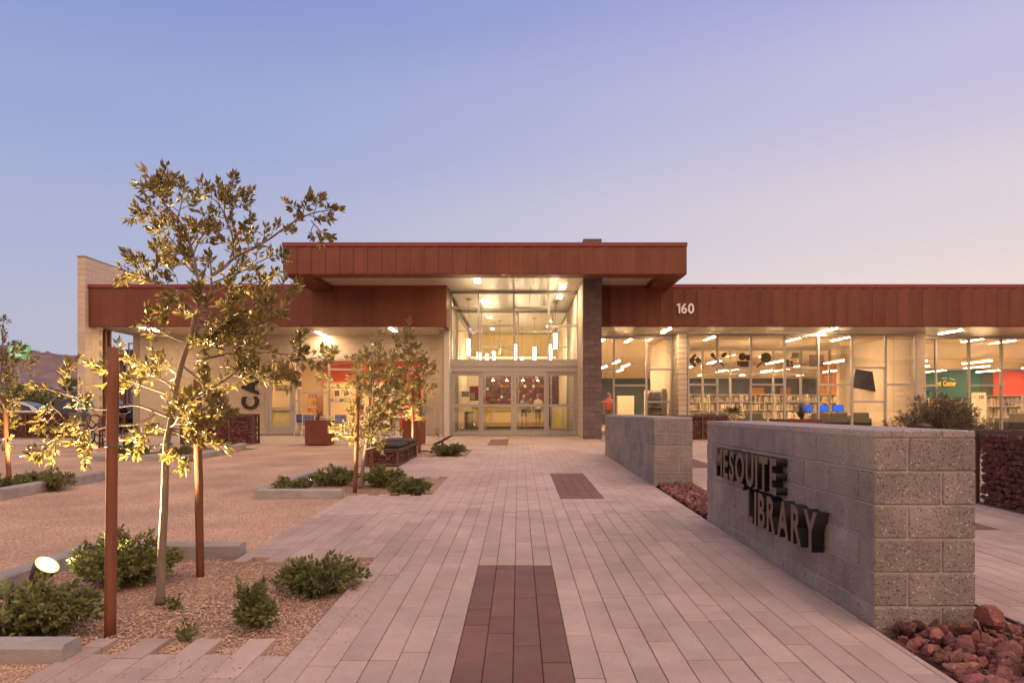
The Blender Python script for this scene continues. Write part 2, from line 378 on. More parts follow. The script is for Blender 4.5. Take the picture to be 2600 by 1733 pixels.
# ================================================================ paver paths
PW, PL = .152, .61; XO = -.334
def paver_mesh(wd, ln, nm):
    b = MB(); b.box(0, wd-.0035, 0, ln-.011, -.08, 0, 0, .0035); return b
PM = {}
def paver_me(wd, ln, d):
    k = (round(wd, 3), round(ln, 2), d)
    if k not in PM: PM[k] = paver_mesh(wd, ln, 'p').mesh('paver', M_PAVER_D if d else M_PAVER)
    return PM[k]
DARKP = [(0, 4, -2, 5.67), (6, 10, 9.42, 12.64), (-4, 0, 20.16, 23.3), (17, 21, 13.6, 16.6), (24, 28, 7.2, 10.4)]
tilt = math.atan(.0167)
def lay(parent, cols, budget):
    ps = []
    for x0, wd, segs, k in cols:
        for (a, bb) in segs:
            y = a-random.random()*PL
            cuts = [a]
            st = [d for d in DARKP if d[0] <= k < d[1]]
            while y < bb:
                if y > a+.06: cuts.append(y)
                y += PL if random.random() < .8 else PL*.5
            for d in st:
                for q in (d[2], d[3]):
                    if a < q < bb: cuts = [c for c in cuts if abs(c-q) > .07]+[q]
            cuts = sorted(cuts)+[bb]
            for y0, y1 in zip(cuts, cuts[1:]):
                if y1-y0 < .04: continue
                dk = any(d[2]-.01 <= (y0+y1)/2 <= d[3] for d in st)
                ps.append((x0, y0, wd, y1-y0, dk))
    vis = [p for p in ps if p[1]+p[3] > 2.9 and abs(p[0]-0) < (p[1]+p[3])*.80]
    vis.sort(key=lambda p: p[1]+abs(p[0])*.3)
    near = set(id(p) for p in vis[:budget]); rest = MB(); mats = [M_PAVER, M_PAVER_D]
    for p in ps:
        x0, y0, wd, ln, dk = p
        if id(p) in near:
            obj('paver', paver_me(wd, ln, dk), parent, Vector((x0+.002, y0+.002, gz(y0)+random.uniform(-.002, .002)))-wloc(parent), (tilt, 0, 0))
        else:
            dz = random.uniform(-.0012, .0012); o = len(rest.v)
            rest.box(x0+.002, x0+wd-.002, y0+.006, y0+ln-.006, 0, 1, 1 if dk else 0)
            for i in range(o, o+8):
                x, y, z = rest.v[i]; rest.v[i] = (x, y, gz(y)+dz-(.08 if z < .5 else 0))
    rest.build('paver', mats, parent, kind='stuff')
path = thing('path', None, None, (0, 3, gz(3))); tag(path, kind='structure')
bs_ = MB(); bs_.box(-2.44, 2.14, -1.5, 25.62, 0, 1)
for i in range(8):
    x, y, z = bs_.v[i]; bs_.v[i] = (x, y, gz(y)-(.014 if z > .5 else .09))
cols = []
for k in range(-15, 17):
    x0 = XO+PW*k; wd = PW
    if k == 16: wd = 2.14-x0
    if k == -14: x0 = -2.43; wd = XO+PW*-13-x0
    if k == -15: continue
    if k >= -6: segs = [(-1.5, 25.6)]
    else:
        s = k % 2
        segs = [(-1.5, 3.70+.24*(1-s)), (5.78+.17*s, 9.72+.17*s), (11.9+.2*s, 16.0+.22*s), (18.3+.2*s, 25.6)]
    cols.append((x0, wd, segs, k))
lay(path, cols, 300)
for a, bb, c, d in [(-1.262, 2.14, -1.5, 25.62), (-2.42, -1.262, -1.5, 3.68), (-2.42, -1.262, 5.96, 9.70), (-2.42, -1.262, 12.12, 15.98), (-2.42, -1.262, 18.52, 25.62)]:
    q = MB(); q.add([(a, c, gz(c)-.02), (bb, c, gz(c)-.02), (bb, d, gz(d)-.02), (a, d, gz(d)-.02)], [(0, 1, 2, 3)])
    q.build('joint_bed', M_JOINT, path)
side = thing('side_pavement', None, None, (4.4, 6, gz(6))); tag(side, kind='structure')
cols = []
for k in range(0, 42):
    x0 = 2.80+PW*k; cols.append((x0, PW, [(2.0, 26.4)], 17+k-4 if k >= 4 else 99))
for k in range(4): cols.append((2.14+PW*k, PW, [(16.95, 25.6)], 99))
lay(side, cols, 300)
q = MB(); q.add([(2.79, 2, gz(2)-.02), (9.3, 2, gz(2)-.02), (9.3, 26.4, F-.024), (2.79, 26.4, F-.024)], [(0, 1, 2, 3)]); q.build('joint_bed', M_JOINT, side)
q = MB(); q.add([(2.14, 16.95, gz(16.95)-.02), (2.79, 16.95, gz(16.95)-.02), (2.79, 25.6, gz(25.6)-.02), (2.14, 25.6, gz(25.6)-.02)], [(0, 1, 2, 3)]); q.build('joint_bed', M_JOINT, side)
sheet('terrace', [9.3, 16, 30], [2, 14, 27.6], -.01, M_PATIO)

# ================================================================ low block walls
BH = .2032; J = .010
BMESH = {}
def block_me(lx, ly, lz, m, ch=.006, rough=0.):
    k = (round(lx, 3), round(ly, 3), round(lz, 3), m.name)
    if k not in BMESH:
        b = MB(); b.box(0, lx, 0, ly, 0, lz, 0, ch); BMESH[k] = b.mesh('block', m)
    return BMESH[k]
def put_block(parent, x0, x1, y0, y1, z0, z1, m, name='block', ch=.006):
    pw = wloc(parent); j = .002
    return obj(name, block_me(x1-x0, y1-y0, z1-z0, m, ch), parent, (x0-pw.x+random.uniform(-j, j)*.5, y0-pw.y+random.uniform(-j, j)*.5, z0-pw.z))
def low_wall(label, x0, y0, y1, zt, rows):
    W = .61
    t = thing('block_wall', label, 'wall', (x0+W/2, (y0+y1)/2, gz((y0+y1)/2)), 'low block walls along the path')
    core = MB(); core.box(x0+.009, x0+W-.009, y0+.009, y1-.009, zt-.05-rows*BH-.3, zt-.012)
    core.build('mortar', M_MORTAR, t)
    zc = zt-.045
    # cap course
    y = y0; i = 0
    while y < y1-.02:
        e = min(y+.4064, y1)
        for a, c in (((0, .4064), (.4064, W)) if i % 2 == 0 else ((0, .4064), (.4064, W))):
            put_block(t, x0+a+(.003 if a else 0), x0+c-.003, y+(.003 if i else 0), e-.003, zc, zt, M_CAP, 'cap_block', .006)
        y = e; i += 1
    for r in range(rows):
        z1 = zc-r*BH-J*.6; z0 = zc-(r+1)*BH+J*.4; A = r % 2 == 0
        h = J/2
        def bl(a, c, d, e): put_block(t, a, c, d, e, z0, z1, M_BLOCK, 'block', .007)
        if A: bl(x0, x0+.2032-h, y0, y0+.4064-h); bl(x0+.2032+h, x0+W, y0, y0+.2032-h); ya = y0+.4064; yb = y0+.2032
        else: bl(x0, x0+.4064-h, y0, y0+.2032-h); bl(x0+.4064+h, x0+W, y0, y0+.4064-h); ya = y0+.2032; yb = y0+.4064
        y = ya
        while y < y1-.03:
            e = min(y+.4064, y1); bl(x0, x0+.2-h, y+h, e-(h if e < y1 else 0)); y = e
        y = yb
        while y < y1-.03:
            e = min(y+.4064, y1); bl(x0+.41, x0+W, y+h, e-(h if e < y1 else 0)); y = e
    return t
WALL1 = low_wall('speckled grey block wall carrying the black library lettering', 2.143, 4.11, 7.77, 1.256, 6)
WALL2 = low_wall('speckled grey block wall standing behind the lettered wall, before the entrance pillar', 2.138, 10.78, 16.87, 1.27, 6)

def text_mesh(s, size, depth, m, bold=0.0, cond=1.0, name='letter', side_m=None):
    c = bpy.data.curves.new('t', 'FONT'); c.body = s; c.size = size; c.extrude = depth/2; c.offset = bold; c.fill_mode = 'BOTH'; c.resolution_u = 4
    o = bpy.data.objects.new('t', c); COL.objects.link(o); dg = bpy.context.evaluated_depsgraph_get()
    me = bpy.data.meshes.new_from_object(o.evaluated_get(dg)); bpy.data.objects.remove(o); bpy.data.curves.remove(c)
    me.transform(Matrix.Diagonal((cond, 1, 1, 1))); me.materials.clear(); me.materials.append(m); me.name = name
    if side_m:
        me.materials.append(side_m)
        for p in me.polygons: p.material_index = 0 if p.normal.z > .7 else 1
    xs_ = [v.co.x for v in me.vertices]; me['w'] = max(xs_)-min(xs_)
    mn = min(xs_); me.transform(Matrix.Translation((-mn, 0, 0))); return me
def one_mesh(cap, depth, m):
    b = MB(); c = cap; b.prism([(.20*c, 0, -depth/2), (.37*c, 0, -depth/2), (.37*c, c, -depth/2), (.22*c, c, -depth/2), (0, .88*c, -depth/2), (.04*c, .74*c, -depth/2), (.20*c, .80*c, -depth/2)], (0, 0, depth)); me = b.mesh('letter', m); me['w'] = .37*c; return me
def letters(parent, s, origin, u, v, cap, depth, m, bold, cond, gap, total=None, side_m=None):
    """single cast letters: u = reading direction, v = up, each one a part of the sign"""
    u = Vector(u); v = Vector(v); n = u.cross(v); size = cap/.70
    ms = [(one_mesh(cap, depth, m) if ch == '1' and cap > .2 else text_mesh(ch, size, depth, m, bold, cond, 'letter', side_m)) if ch != ' ' else None for ch in s]
    wsum = sum(me['w'] for me in ms if me)+gap*(len(s)-1)
    k = (total/wsum) if total else 1.
    x = 0
    for me in ms:
        if me is None: x += cap*.35; continue
        wd = me['w']
        M3 = Matrix((u*k, v, n)).transposed().to_4x4(); me.transform(M3)
        obj('letter', me, parent, Vector(origin)+u*x-wloc(parent)); x += (wd+gap)*k
M_LETTER = mat('black_bronze_letter', (.135, .088, .068), (.11, .072, .056), .5, 10)
# letters standing off the side face of the first wall (they read along the path, away from the camera's left)
xw = 2.143
def wall_pt(x, y):
    Y = xw*1733/(x-1317); return Y, PZ(y, Y)
ls = thing('wall_lettering', 'two rows of thick dark bronze letters on the side of the nearest block wall', 'sign', (xw-.08, 5.8, .7))
# reading direction runs towards the camera (-Y): the first letter stands farthest away
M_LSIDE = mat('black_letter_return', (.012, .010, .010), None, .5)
letters(ls, 'MESQUITE', (xw-.052, 7.10, .712), (0, -1, 0), (0, 0, 1), .272, .085, M_LETTER, .012, .62, .035, 1.67, M_LSIDE)
letters(ls, 'LIBRARY', (xw-.052, 6.12, .395), (0, -1, 0), (0, 0, 1), .272, .085, M_LETTER, .012, .62, .035, 1.43, M_LSIDE)

# ================================================================ library building
YF, YC, YD, YW, YB, YP = 24.4, 21.5, 25.7, 27.7, 26.65, 23.4
zL0, zL1 = PZ(828.5, YF), PZ(722, YF); zC0, zC1 = PZ(696, YC), PZ(616, YC)
zS = 4.41; zSC = 5.83
LIB = thing('library_building', 'single storey library with rust red metal fascia and glowing glass front', 'building', (0, 26, F))
def part(name, b, m, **k): return b.build(name, m, k.pop('parent', LIB), **k)
PWID = .4445
def panels(parent, x0, x1, y, z0, z1, fold, name='fascia_panel'):
    """standing seam panels, each folded a little proud at one edge"""
    x = x0
    ms = {}
    pw = wloc(parent)
    while x < x1-.02:
        e = min(x+PWID, x1); k = round(e-x, 3)
        if k not in ms:
            b = MB(); wd = e-x-(.0015 if fold < .03 else .004)
            b.prism([(wd*t/5, -fold*(t/5)**2, 0) for t in range(6)]+[(wd, .03, 0), (0, .03, 0)], (0, 0, z1-z0)); ms[k] = b.mesh(name, M_FASCIA)
        obj(name, ms[k], parent, (x+.002-pw.x, y-pw.y, z0-pw.z)); x = e
XL0, XL1, XR0, XR1 = -15.38, -2.581, 2.85, 34.2
def fascia(x0, x1, y, z0, z1, depth, fold):
    b = MB(); b.box(x0+.001, x1-.001, y+.03, y+depth, z0-.004, z1-.01)
    f = part('fascia', b, M_FASCIA)
    if fold > .05:
        sm = MB(); x = x0+PWID
        while x < x1: sm.box(x-.010, x+.010, y-.082, y+.02, z0+.012, z1-.125); x += PWID
        sm.build('standing_seam', M_FASCIA, f, kind='stuff')
    panels(f, x0, x1, y+.012, z0+.012, z1-.125, fold)
    t = MB(); t.box(x0-.02, x1+.02, y-.035, y+.10, z1-.12, z1+.004, 0, .006); t.build('coping', M_TRIM, f)
    return f
# lower fascia, two runs, each wide beam with its own return
fl = fascia(XL0, XL1, YF, zL0, zL1, .16, .004)
MB().box(XL1-.13, XL1+.004, YF+.161, YD-.10, zL0-.004, zL1-.02).build('return_panel', M_FASCIA, fl)
fr = fascia(XR0, XR1, YF, zL0, zL1, .16, .085)
# roof deck of the low wings
MB().box(-15.4, XL1-.14, YF+.17, 50, zL1-.25, zL1-.05).build('roof', M_MORTAR, LIB)
MB().box(XR0+.02, XR1, YF+.17, 50, zL1-.25, zL1-.05).build('roof', M_MORTAR, LIB)
# canopy: hollow frame of deep beams
XC0, XC1 = -7.43, 5.29
fc = fascia(XC0, XC1, YC, zC0, zC1, .60, .026)
for xa, xb in ((XC0, XC0+.74), (XC1-.74, XC1)):
    MB().box(xa+.002, xb-.002, YC+.602, YF+4, zC0-.002, zC1-.02).build('side_beam', M_FASCIA, fc)
    MB().box(xa+(-.02 if xa < 0 else .62), xb+(.02 if xa > 0 else -.62), YC+.10, YF+4, zC1-.12, zC1+.004).build('coping', M_TRIM, fc)
MB().box(XC0+.74, XC1-.74, YC+.602, 41, zC1-.32, zC1-.04).build('canopy_roof', M_MORTAR, fc)
# soffits: boards running front to back
def soffit(x0, x1, y0, y1, z, bw=.30, gap=.006):
    s = MB(); s.box(x0, x1, y0, y1, z+.02, z+.05); so = part('soffit', s, M_MORTAR)
    me = {}
    x = x0
    while x < x1-.01:
        e = min(x+bw, x1); k = round(e-x, 3)
        if k not in me:
            b = MB(); b.box(0, e-x-gap, 0, y1-y0, 0, .018, 0, .004); me[k] = b.mesh('soffit_board', M_SOFFIT)
        obj('soffit_board', me[k], so, (x-wloc(so).x, y0-wloc(so).y, z-wloc(so).z)); x = e
    return so
soffit(XL0+.02, XL1-.14, YF+.165, YW-.02, zS)
soffit(XR0+.02, 34.0, YF+.165, YW-.02, zS)
soffit(XC0+.745, 2.20, YC+.605, YF-.03, zSC); soffit(2.86, XC1-.745, YC+.605, YF-.03, zSC)
soffit(XL1+.02, 2.20, YF-.02, 41, zSC+.002)
# wing wall (pillar) that pierces the canopy: mauve split face in front, beige blocks on its cheek
px0, px1 = 2.218, 2.846
pil = thing('pillar', None, None, (px0+.31, YP, F)); pil.parent = LIB; pil.location -= LIB.location
pil_core = MB(); pil_core.box(px0+.008, px1-.008, YP+.008, YD+6, F-.2, 7.24); pil_core.build('mortar', M_PMORT, pil)
r = 0; z = F-.12
random.seed(3)
while z < 7.24:
    z1 = min(z+BH, 7.25); h = .004
    for a, c in (((0, .2032), (.2032, .628)) if r % 2 else ((0, .418), (.418, .628))):
        put_block(pil, px0+a+(h if a else 0), px0+c-(h if c < .62 else 0), YP-random.uniform(0, .012), YP+.2, z+h, z1-h, M_PILLAR, 'block', .009)
    z = z1; r += 1
rest = MB(); z = F-.12; r = 0
while z < 7.24:
    y = YP+.206-(.2 if r % 2 else 0)
    y = max(y, YP+.206)
    while y < YD+5.5:
        e = min(y+.4064, YD+5.5); rest.box(px0-.004, px0+.05, y+.004, e-.004, z+.004, min(z+BH, 7.24)-.004, 0, 0); y = e
    z += BH; r += 1
rest.build('cheek_block', M_BEIGE, pil, kind='stuff')
# right cheek above the low roof and under the soffit
MB().box(px1-.01, px1, YP+.21, YD+5, F, 7.2).build('cheek', M_PILLAR, pil)
# fin wall at the left end
fin = MB(); fxL, fxR = -15.67, -15.39
fin.box(fxL+.01, fxR-.01, 24.26, 25.28, F-.2, 6.80); fin.box(fxL+.01, fxR-.01, 25.28, 45, 4.43, 6.80); fin.box(fxL+.01, fxR-.01, 27.72, 45, F-.2, 4.43)
fw = part('fin_wall', fin, M_BMORT)
z = F-.15
while z < 6.80:
    z1 = min(z+BH, 6.82); put_block(fw, fxL, fxR, 24.24, 24.24+.38, z+.003, z1-.003, M_BEIGE, 'block', .006); z = z1
sk = MB(); z = F-.15; r = 0
while z < 6.80:
    y = 24.62+(0 if r % 2 else .2)
    if r % 2 == 0: sk.box(fxR-.03, fxR, 24.624, 24.817, z+.003, min(z+BH, 6.82)-.003)
    while y < 44:
        e = min(y+.4064, 44)
        if z > 4.3 or e < 25.3: sk.box(fxR-.03, fxR, y+.003, e-.003, z+.003, min(z+BH, 6.82)-.003)
        y = e
    z += BH; r += 1
sk.build('face_block', M_BEIGE, fw, kind='stuff')
MB().box(fxL-.01, fxR+.01, 24.22, 45, 6.825, 6.86, 0, .004).build('coping', M_BMORT, fw)
for y in (25.33, 25.62): MB().box(fxL+.02, fxR+.06, y, y+.10, F, 4.40, 0, .004).build('steel_jamb', M_BROWNP, fw)
# cafe wall in beige blocks with the storefront opening
SF0, SF1, SFH = -10.22, -3.82, 3.487
cw = MB(); cw.box(-15.38, SF0, YW+.012, YW+.19, F-.1, zS+.3); cw.box(SF0, SF1, YW+.012, YW+.19, SFH+.003, zS+.3); cw.box(SF1, -2.80, YW+.012, YW+.19, F-.1, zS+.3)
cwall = part('cafe_wall', cw, M_BMORT)
MB().box(-2.99, -2.81, YD+.11, YW, F-.1, zS+1.4).build('return_wall', M_BEIGE, cwall)
cand = []; z = F-.02; r = 0
while z < zS:
    x = -15.38-(.2 if r % 2 else 0)
    while x < -2.83:
        a, c = max(x, -15.38), min(x+.4064, -2.83); segs = [(a, c)]
        if z+.1 < SFH:
            segs = [s for s in ((a, min(c, SF0)), (max(a, SF1), c)) if s[1]-s[0] > .03]
        for s in segs: cand.append((s[0], s[1], z, min(z+BH, zS+.02)))
        x += .4064
    z += BH; r += 1
cand.sort(key=lambda c: -c[0]); left_ = MB()
for i, (a, c, z0, z1) in enumerate(cand):
    if z0 < SFH-.1 and z1 > SFH and c > SF0+.05 and a < SF1-.05: z0 = max(z0, SFH+.004)
    if i < 300: put_block(cwall, a+.003, c-.003, YW, YW+.05, z0+.003, z1-.003, M_BEIGE, 'block', .004)
    else: left_.box(a+.003, c-.003, YW, YW+.05, z0+.003, z1-.003)
left_.build('block', M_BEIGE, cwall, kind='stuff')

# ---------------------------------------------------------------- glazing
def frame_bar(b, x0, x1, y, z0, z1, d=.11): b.box(x0, x1, y-d/2, y+d/2, z0, z1)
def glazing(name, y, xs_, z0, z1, trans, mw=.072, head=.10, sill=.10, d=.11, ext=None):
    """xs_: mullion centre lines; trans: per bay list of transom heights; each pane its own piece"""
    e = MB(); frame_bar(e, xs_[0]-mw/2, xs_[-1]+mw/2, y, z1-head, z1, d); frame_bar(e, xs_[0]-mw/2, xs_[-1]+mw/2, y, z0, z0+sill, d)
    st = part(name, e, M_ALU)
    for x in xs_:
        MB().box(x-mw/2, x+mw/2, y-d/2-.004, y+d/2+.004, z0+sill, z1-head).build('mullion', M_ALU, st)
    for (a, c), ts in zip(zip(xs_, xs_[1:]), trans):
        zs = [z0+sill]+list(ts)+[z1-head]
        for t in ts: MB().box(a+mw/2, c-mw/2, y-d/2+.004, y+d/2-.004, t-mw/2, t+mw/2).build('transom', M_ALU, st)
        for i in range(len(zs)-1):
            p0 = zs[i]+(mw/2 if i else 0); p1 = zs[i+1]-(mw/2 if i < len(zs)-2 else 0)
            MB().box(a+mw/2-.01, c-mw/2+.01, y-.005, y+.005, p0-.01, p1+.01).build('pane', M_GLASS, st)
    return st
za, zb, zc_ = PZ(937, YW), PZ(977.8, YW), PZ(1019.5, YW)
glazing('reading_window', YW, [2.90, 3.86, 5.18, 6.19], F, 4.37, [[za, zc_], [zb], [za, zc_]])
za2, zb2, zc2 = PZ(933.4, YB), PZ(975.9, YB), PZ(1019.5, YB)
bx = [6.62, 7.75, 9.055, 10.38, 11.69, 13.0, 14.31, 15.49]
glazing('bay_window', YB, bx, F, 4.37, [[zb2], [za2, zc2], [zb2], [za2, zc2], [zb2], [za2, zc2], [zb2]])
rx = [15.93, 16.92, 18.26, 19.58, 20.9, 22.2, 23.5]
glazing('reading_window', YW, rx, F, 4.37, [[zb], [za, zc_], [zb], [za, zc_], [zb], [za, zc_]])
# block piers of the bay
for xa, xb in ((6.226, 6.575), (15.53, 15.885)):
    b = MB(); b.box(xa+.008, xb-.008, YB-.02, YW+.6, F-.1, 4.40); pr = part('pier', b, M_BMORT); z = F-.1
    while z < 4.39:
        put_block(pr, xa, xb, YB-.03, YB+.42, z+.003, min(z+BH, 4.40)-.003, M_BEIGE, 'block', .02 if xa < 7 else .008); put_block(pr, xa, xb, YB+.426, YW+.55, z+.003, min(z+BH, 4.40)-.003, M_BEIGE, 'block', .008); z += BH
# inside return wall behind the right pier (carries the television) and behind the first pier
MB().box(15.6, 15.8, YW+.56, 33.5, F, 4.40).build('inner_wall', M_BEIGE, LIB)
MB().box(6.26, 6.45, YW+.61, 32.2, F, 4.40).build('inner_wall', M_BEIGE, LIB)
# cafe storefront
cx = [-10.19, -9.02, -7.69, -6.39, -5.10, -3.85]
zd = PZ(937.5, YW); z_a, z_b = PZ(997, YW), PZ(1018, YW)
glazing('cafe_storefront', YW-.0, [-9.10, -8.92, -7.69, -6.39, -5.10, -3.86], F, SFH, [[z_b], [z_a], [z_b, zd], [z_a], [z_b, zd]], .07)
def door(name, x0, x1, y, z0, z1, parent, rail=.12, bot=.20, top=.11, mid=None, dep=.05):
    b = MB(); b.box(x0, x0+rail, y-dep/2, y+dep/2, z0, z1); b.box(x1-rail, x1, y-dep/2, y+dep/2, z0, z1)
    b.box(x0+rail, x1-rail, y-dep/2+.001, y+dep/2-.001, z0, z0+bot); b.box(x0+rail, x1-rail, y-dep/2+.001, y+dep/2-.001, z1-top, z1)
    if mid: b.box(x0+rail, x1-rail, y-dep/2+.001, y+dep/2-.001, mid-.05, mid+.05)
    o = b.build(name, M_ALU, parent)
    if mid:
        MB().box(x0+rail-.01, x1-rail+.01, y-.004, y+.004, z0+bot-.01, mid-.04).build('pane', M_GLASS, o); MB().box(x0+rail-.01, x1-rail+.01, y-.004, y+.004, mid+.04, z1-top+.01).build('pane', M_GLASS, o)
    else: MB().box(x0+rail-.01, x1-rail+.01, y-.004, y+.004, z0+bot-.01, z1-top+.01).build('pane', M_GLASS, o)
    return o
e = MB()
e.box(-10.21, -10.135, YW-.055, YW+.055, F, SFH-.001); e.box(-10.135, -9.14, YW-.054, YW+.054, SFH-.08, SFH-.002); e.box(-10.135, -9.14, YW-.054, YW+.054, zd-.09, zd+.02)
ds = part('cafe_door_frame', e, M_ALU); MB().box(-10.14, -9.135, YW-.005, YW+.005, zd+.01, SFH-.07).build('pane', M_GLASS, ds)
cd = door('cafe_door', -10.13, -9.145, YW-.01, F+.01, zd-.10, LIB, .13, .28, .14)
MB().tube([(-9.99, YW-.07, F+1.02), (-9.28, YW-.07, F+1.02)], .02).box(-9.27, -9.19, YW-.11, YW-.03, F+.92, F+1.15).build('push_bar', M_ALU, cd)
# entrance curtain wall and sliding doors
ez = lambda y: PZ(y, YD); ex = lambda x: PX(x, YD)
mx_ = [ex(1146), ex(1215), ex(1304.5), ex(1392.9), ex(1466)]
glazing('entrance_glazing', YD, mx_, ez(926), ez(740), [[ez(781.2)], [ez(826.8)], [ez(781.2)], [ez(826.8)]], .065, .09, .20)
b = MB(); b.box(ex(1143), ex(1468), YD-.09, YD+.10, ez(930), ez(914)); b.box(ex(1145), ex(1466), YD-.06, YD+.10, ez(943), ez(930.5))
hd = part('door_header', b, M_ALU)
b = MB(); b.box(-2.80, -2.60, YD-.10, YD+.10, F-.04, zL0+.03); part('white_post', b, mat('white_panel', (.60, .56, .54), (.56, .52, .50), .5, 5))
for xx in (ex(1144.5), ex(1465)): MB().box(xx-.035, xx+.035, YD-.08, YD+.09, F-.02, ez(943.2)).build('door_jamb', M_ALU, hd)
zT_, zB_ = ez(943.5), F-.005
dm = F+(ez(1029)-F)
door('fixed_leaf', ex(1147), ex(1221.5), YD+.05, zB_, zT_, LIB, .10, .15, .15, dm); door('fixed_leaf', ex(1387.5), ex(1462.5), YD+.05, zB_, zT_, LIB, .10, .15, .15, dm)
door('sliding_door', ex(1221), ex(1304), YD-.03, zB_, zT_-.01, LIB, .10, .17, .16, dm); door('sliding_door', ex(1305), ex(1388), YD-.03, zB_, zT_-.01, LIB, .10, .17, .16, dm)
# ---------------------------------------------------------------- lit fixtures let into the soffits
def fixture(x, y, z, lx, ly, label, rot=0, m=None, group='linear lights in the soffits'):
    t = thing('soffit_light', label, 'light', (x, y, z), group, rot)
    b = MB(); b.box(-lx/2-.015, lx/2+.015, -ly/2-.015, ly/2+.015, -.012, .03, 0); obj('housing', b.mesh('housing', M_ALU), t)
    b = MB(); b.box(-lx/2, lx/2, -ly/2, ly/2, -.02, -.0125); obj('lens', b.mesh('lens', m or M_LAMPX), t); return t
def at_z(x, y, z):
    Y = (z-HC)*1733/(1041-y); return PX(x, Y), Y
for px_, py_, lb in ((381, 836, 'glowing strip light under the far left soffit beside the big tree crown'), (815, 846.5, 'glowing strip light in the cafe soffit above the door'), (998, 836.5, 'glowing strip light in the cafe soffit above the second tree')):
    X, Y = at_z(px_, py_, zS); fixture(X, Y, zS, .11, 1.2, lb)
for px_, py_, lb in ((1691, 839, 'glowing strip light in the soffit beneath the number 160'), (2101, 838.5, 'glowing strip light in the soffit above the middle of the bay window'), (2413, 842, 'glowing strip light in the soffit at the far right')):
    X, Y = at_z(px_, py_, zS); fixture(X, Y, zS, .11, 1.35, lb)
for px_, py_, lb in ((1212, 712.5, 'short bright light in the canopy above the left door leaf'), (1428, 729, 'short bright light in the canopy beside the pillar')):
    X, Y = at_z(px_, py_, zSC); fixture(X, Y, zSC, .20, .62, lb, 0, None, 'short lights in the entrance canopy')
# house number and cafe letters
n_ = thing('house_number', 'white numerals 160 on the red fascia right of the canopy', 'number', (PX(1737, YF), YF-.1, PZ(785, YF)))
M_WHITEP = mat('white_paint', (.80, .76, .74), (.77, .73, .71), .5, 5)
letters(n_, '160', (PX(1716, YF), YF-.105, PZ(796, YF)), (1, 0, 0), (0, 0, 1), PZ(772, YF)-PZ(796.5, YF), .03, M_WHITEP, .012, .88, .03, PX(1760.5, YF)-PX(1716, YF))
c_ = thing('cafe_lettering', 'tall black letters CAFÉ running up the beige block wall', 'sign', (PX(634, YW), YW, 2.2))
letters(c_, 'CAFÉ', (PX(655, YW-.05), YW-.055, PZ(1039, YW-.05)), (0, 0, 1), (-1, 0, 0), PX(655, YW)-PX(615, YW), .09, M_LSIDE, .028, .8, .07, PZ(912, YW)-PZ(1039, YW))
# ================================================================ stones, gabions, benches, planters
M_ROCK = mat('red_lava_rock', (.27, .115, .095), (.14, .055, .048), .9, 9, 1.0, 45, var=.5, stain=((7, 7, 7), .6, 1.15), spots=[(60, .12, (.36, .22, .19), .2)])
M_GROCK = mat('gabion_stone', (.20, .075, .058), (.105, .042, .036), .9, 8, 1.0, 45, var=.40, spots=[(60, .10, (.34, .22, .19), .2)])
M_GROCKI = mat('gabion_stone_fill', (.20, .075, .058), (.105, .042, .036), .9, 8, 1.0, 45, island=.40)
def rock_mesh(seed, m, flat=.72, sub=1):
    rnd = random.Random(seed); bm = bmesh.new(); bmesh.ops.create_icosphere(bm, subdivisions=sub, radius=1)
    for v in bm.verts:
        d = v.co.normalized(); v.co = d*(1+.55*noise.noise(d*1.1+Vector((seed*3.1, 0, 0)))+.22*rnd.uniform(-1, 1)*(1 if sub == 1 else .5)+.12*noise.noise(d*4.5+Vector((0, seed*2.7, 0))))
    for _ in range(10 if sub == 2 else 5):      # broken facets
        n = Vector((rnd.gauss(0, 1), rnd.gauss(0, 1), rnd.gauss(0, 1))).normalized(); k = rnd.uniform(.48, .78)
        for v in bm.verts:
            q = v.co.dot(n)
            if q > k: v.co -= n*(q-k)
    for v in bm.verts: v.co.z *= flat
    me = bpy.data.meshes.new('stone'); bm.to_mesh(me); bm.free(); me.materials.append(m); return me
ROCKS = [rock_mesh(i, M_ROCK, .7, 2) for i in range(8)]; GROCKS = [rock_mesh(20+i, M_GROCK, .85) for i in range(8)]; GFILL = [rock_mesh(20+i, M_GROCKI, .85) for i in range(8)]
def rot3(): return (random.uniform(0, 6.28), random.uniform(0, 6.28), random.uniform(0, 6.28))
def stuff_rocks(parent, spots, name, mats=None, src=None):
    b = MB()
    for p, s in spots:
        me = random.choice(src or GFILL); M3 = Matrix.Rotation(random.uniform(0, 6.28), 3, 'X') @ Matrix.Rotation(random.uniform(0, 6.28), 3, 'Z'); o = len(b.v)
        b.v += [tuple(M3 @ v.co*s+Vector(p)) for v in me.vertices]
        for f in me.polygons: b.f.append(tuple(i+o for i in f.vertices)); b.m.append(0)
    return b.build(name, mats or M_GROCKI, parent, kind='stuff')
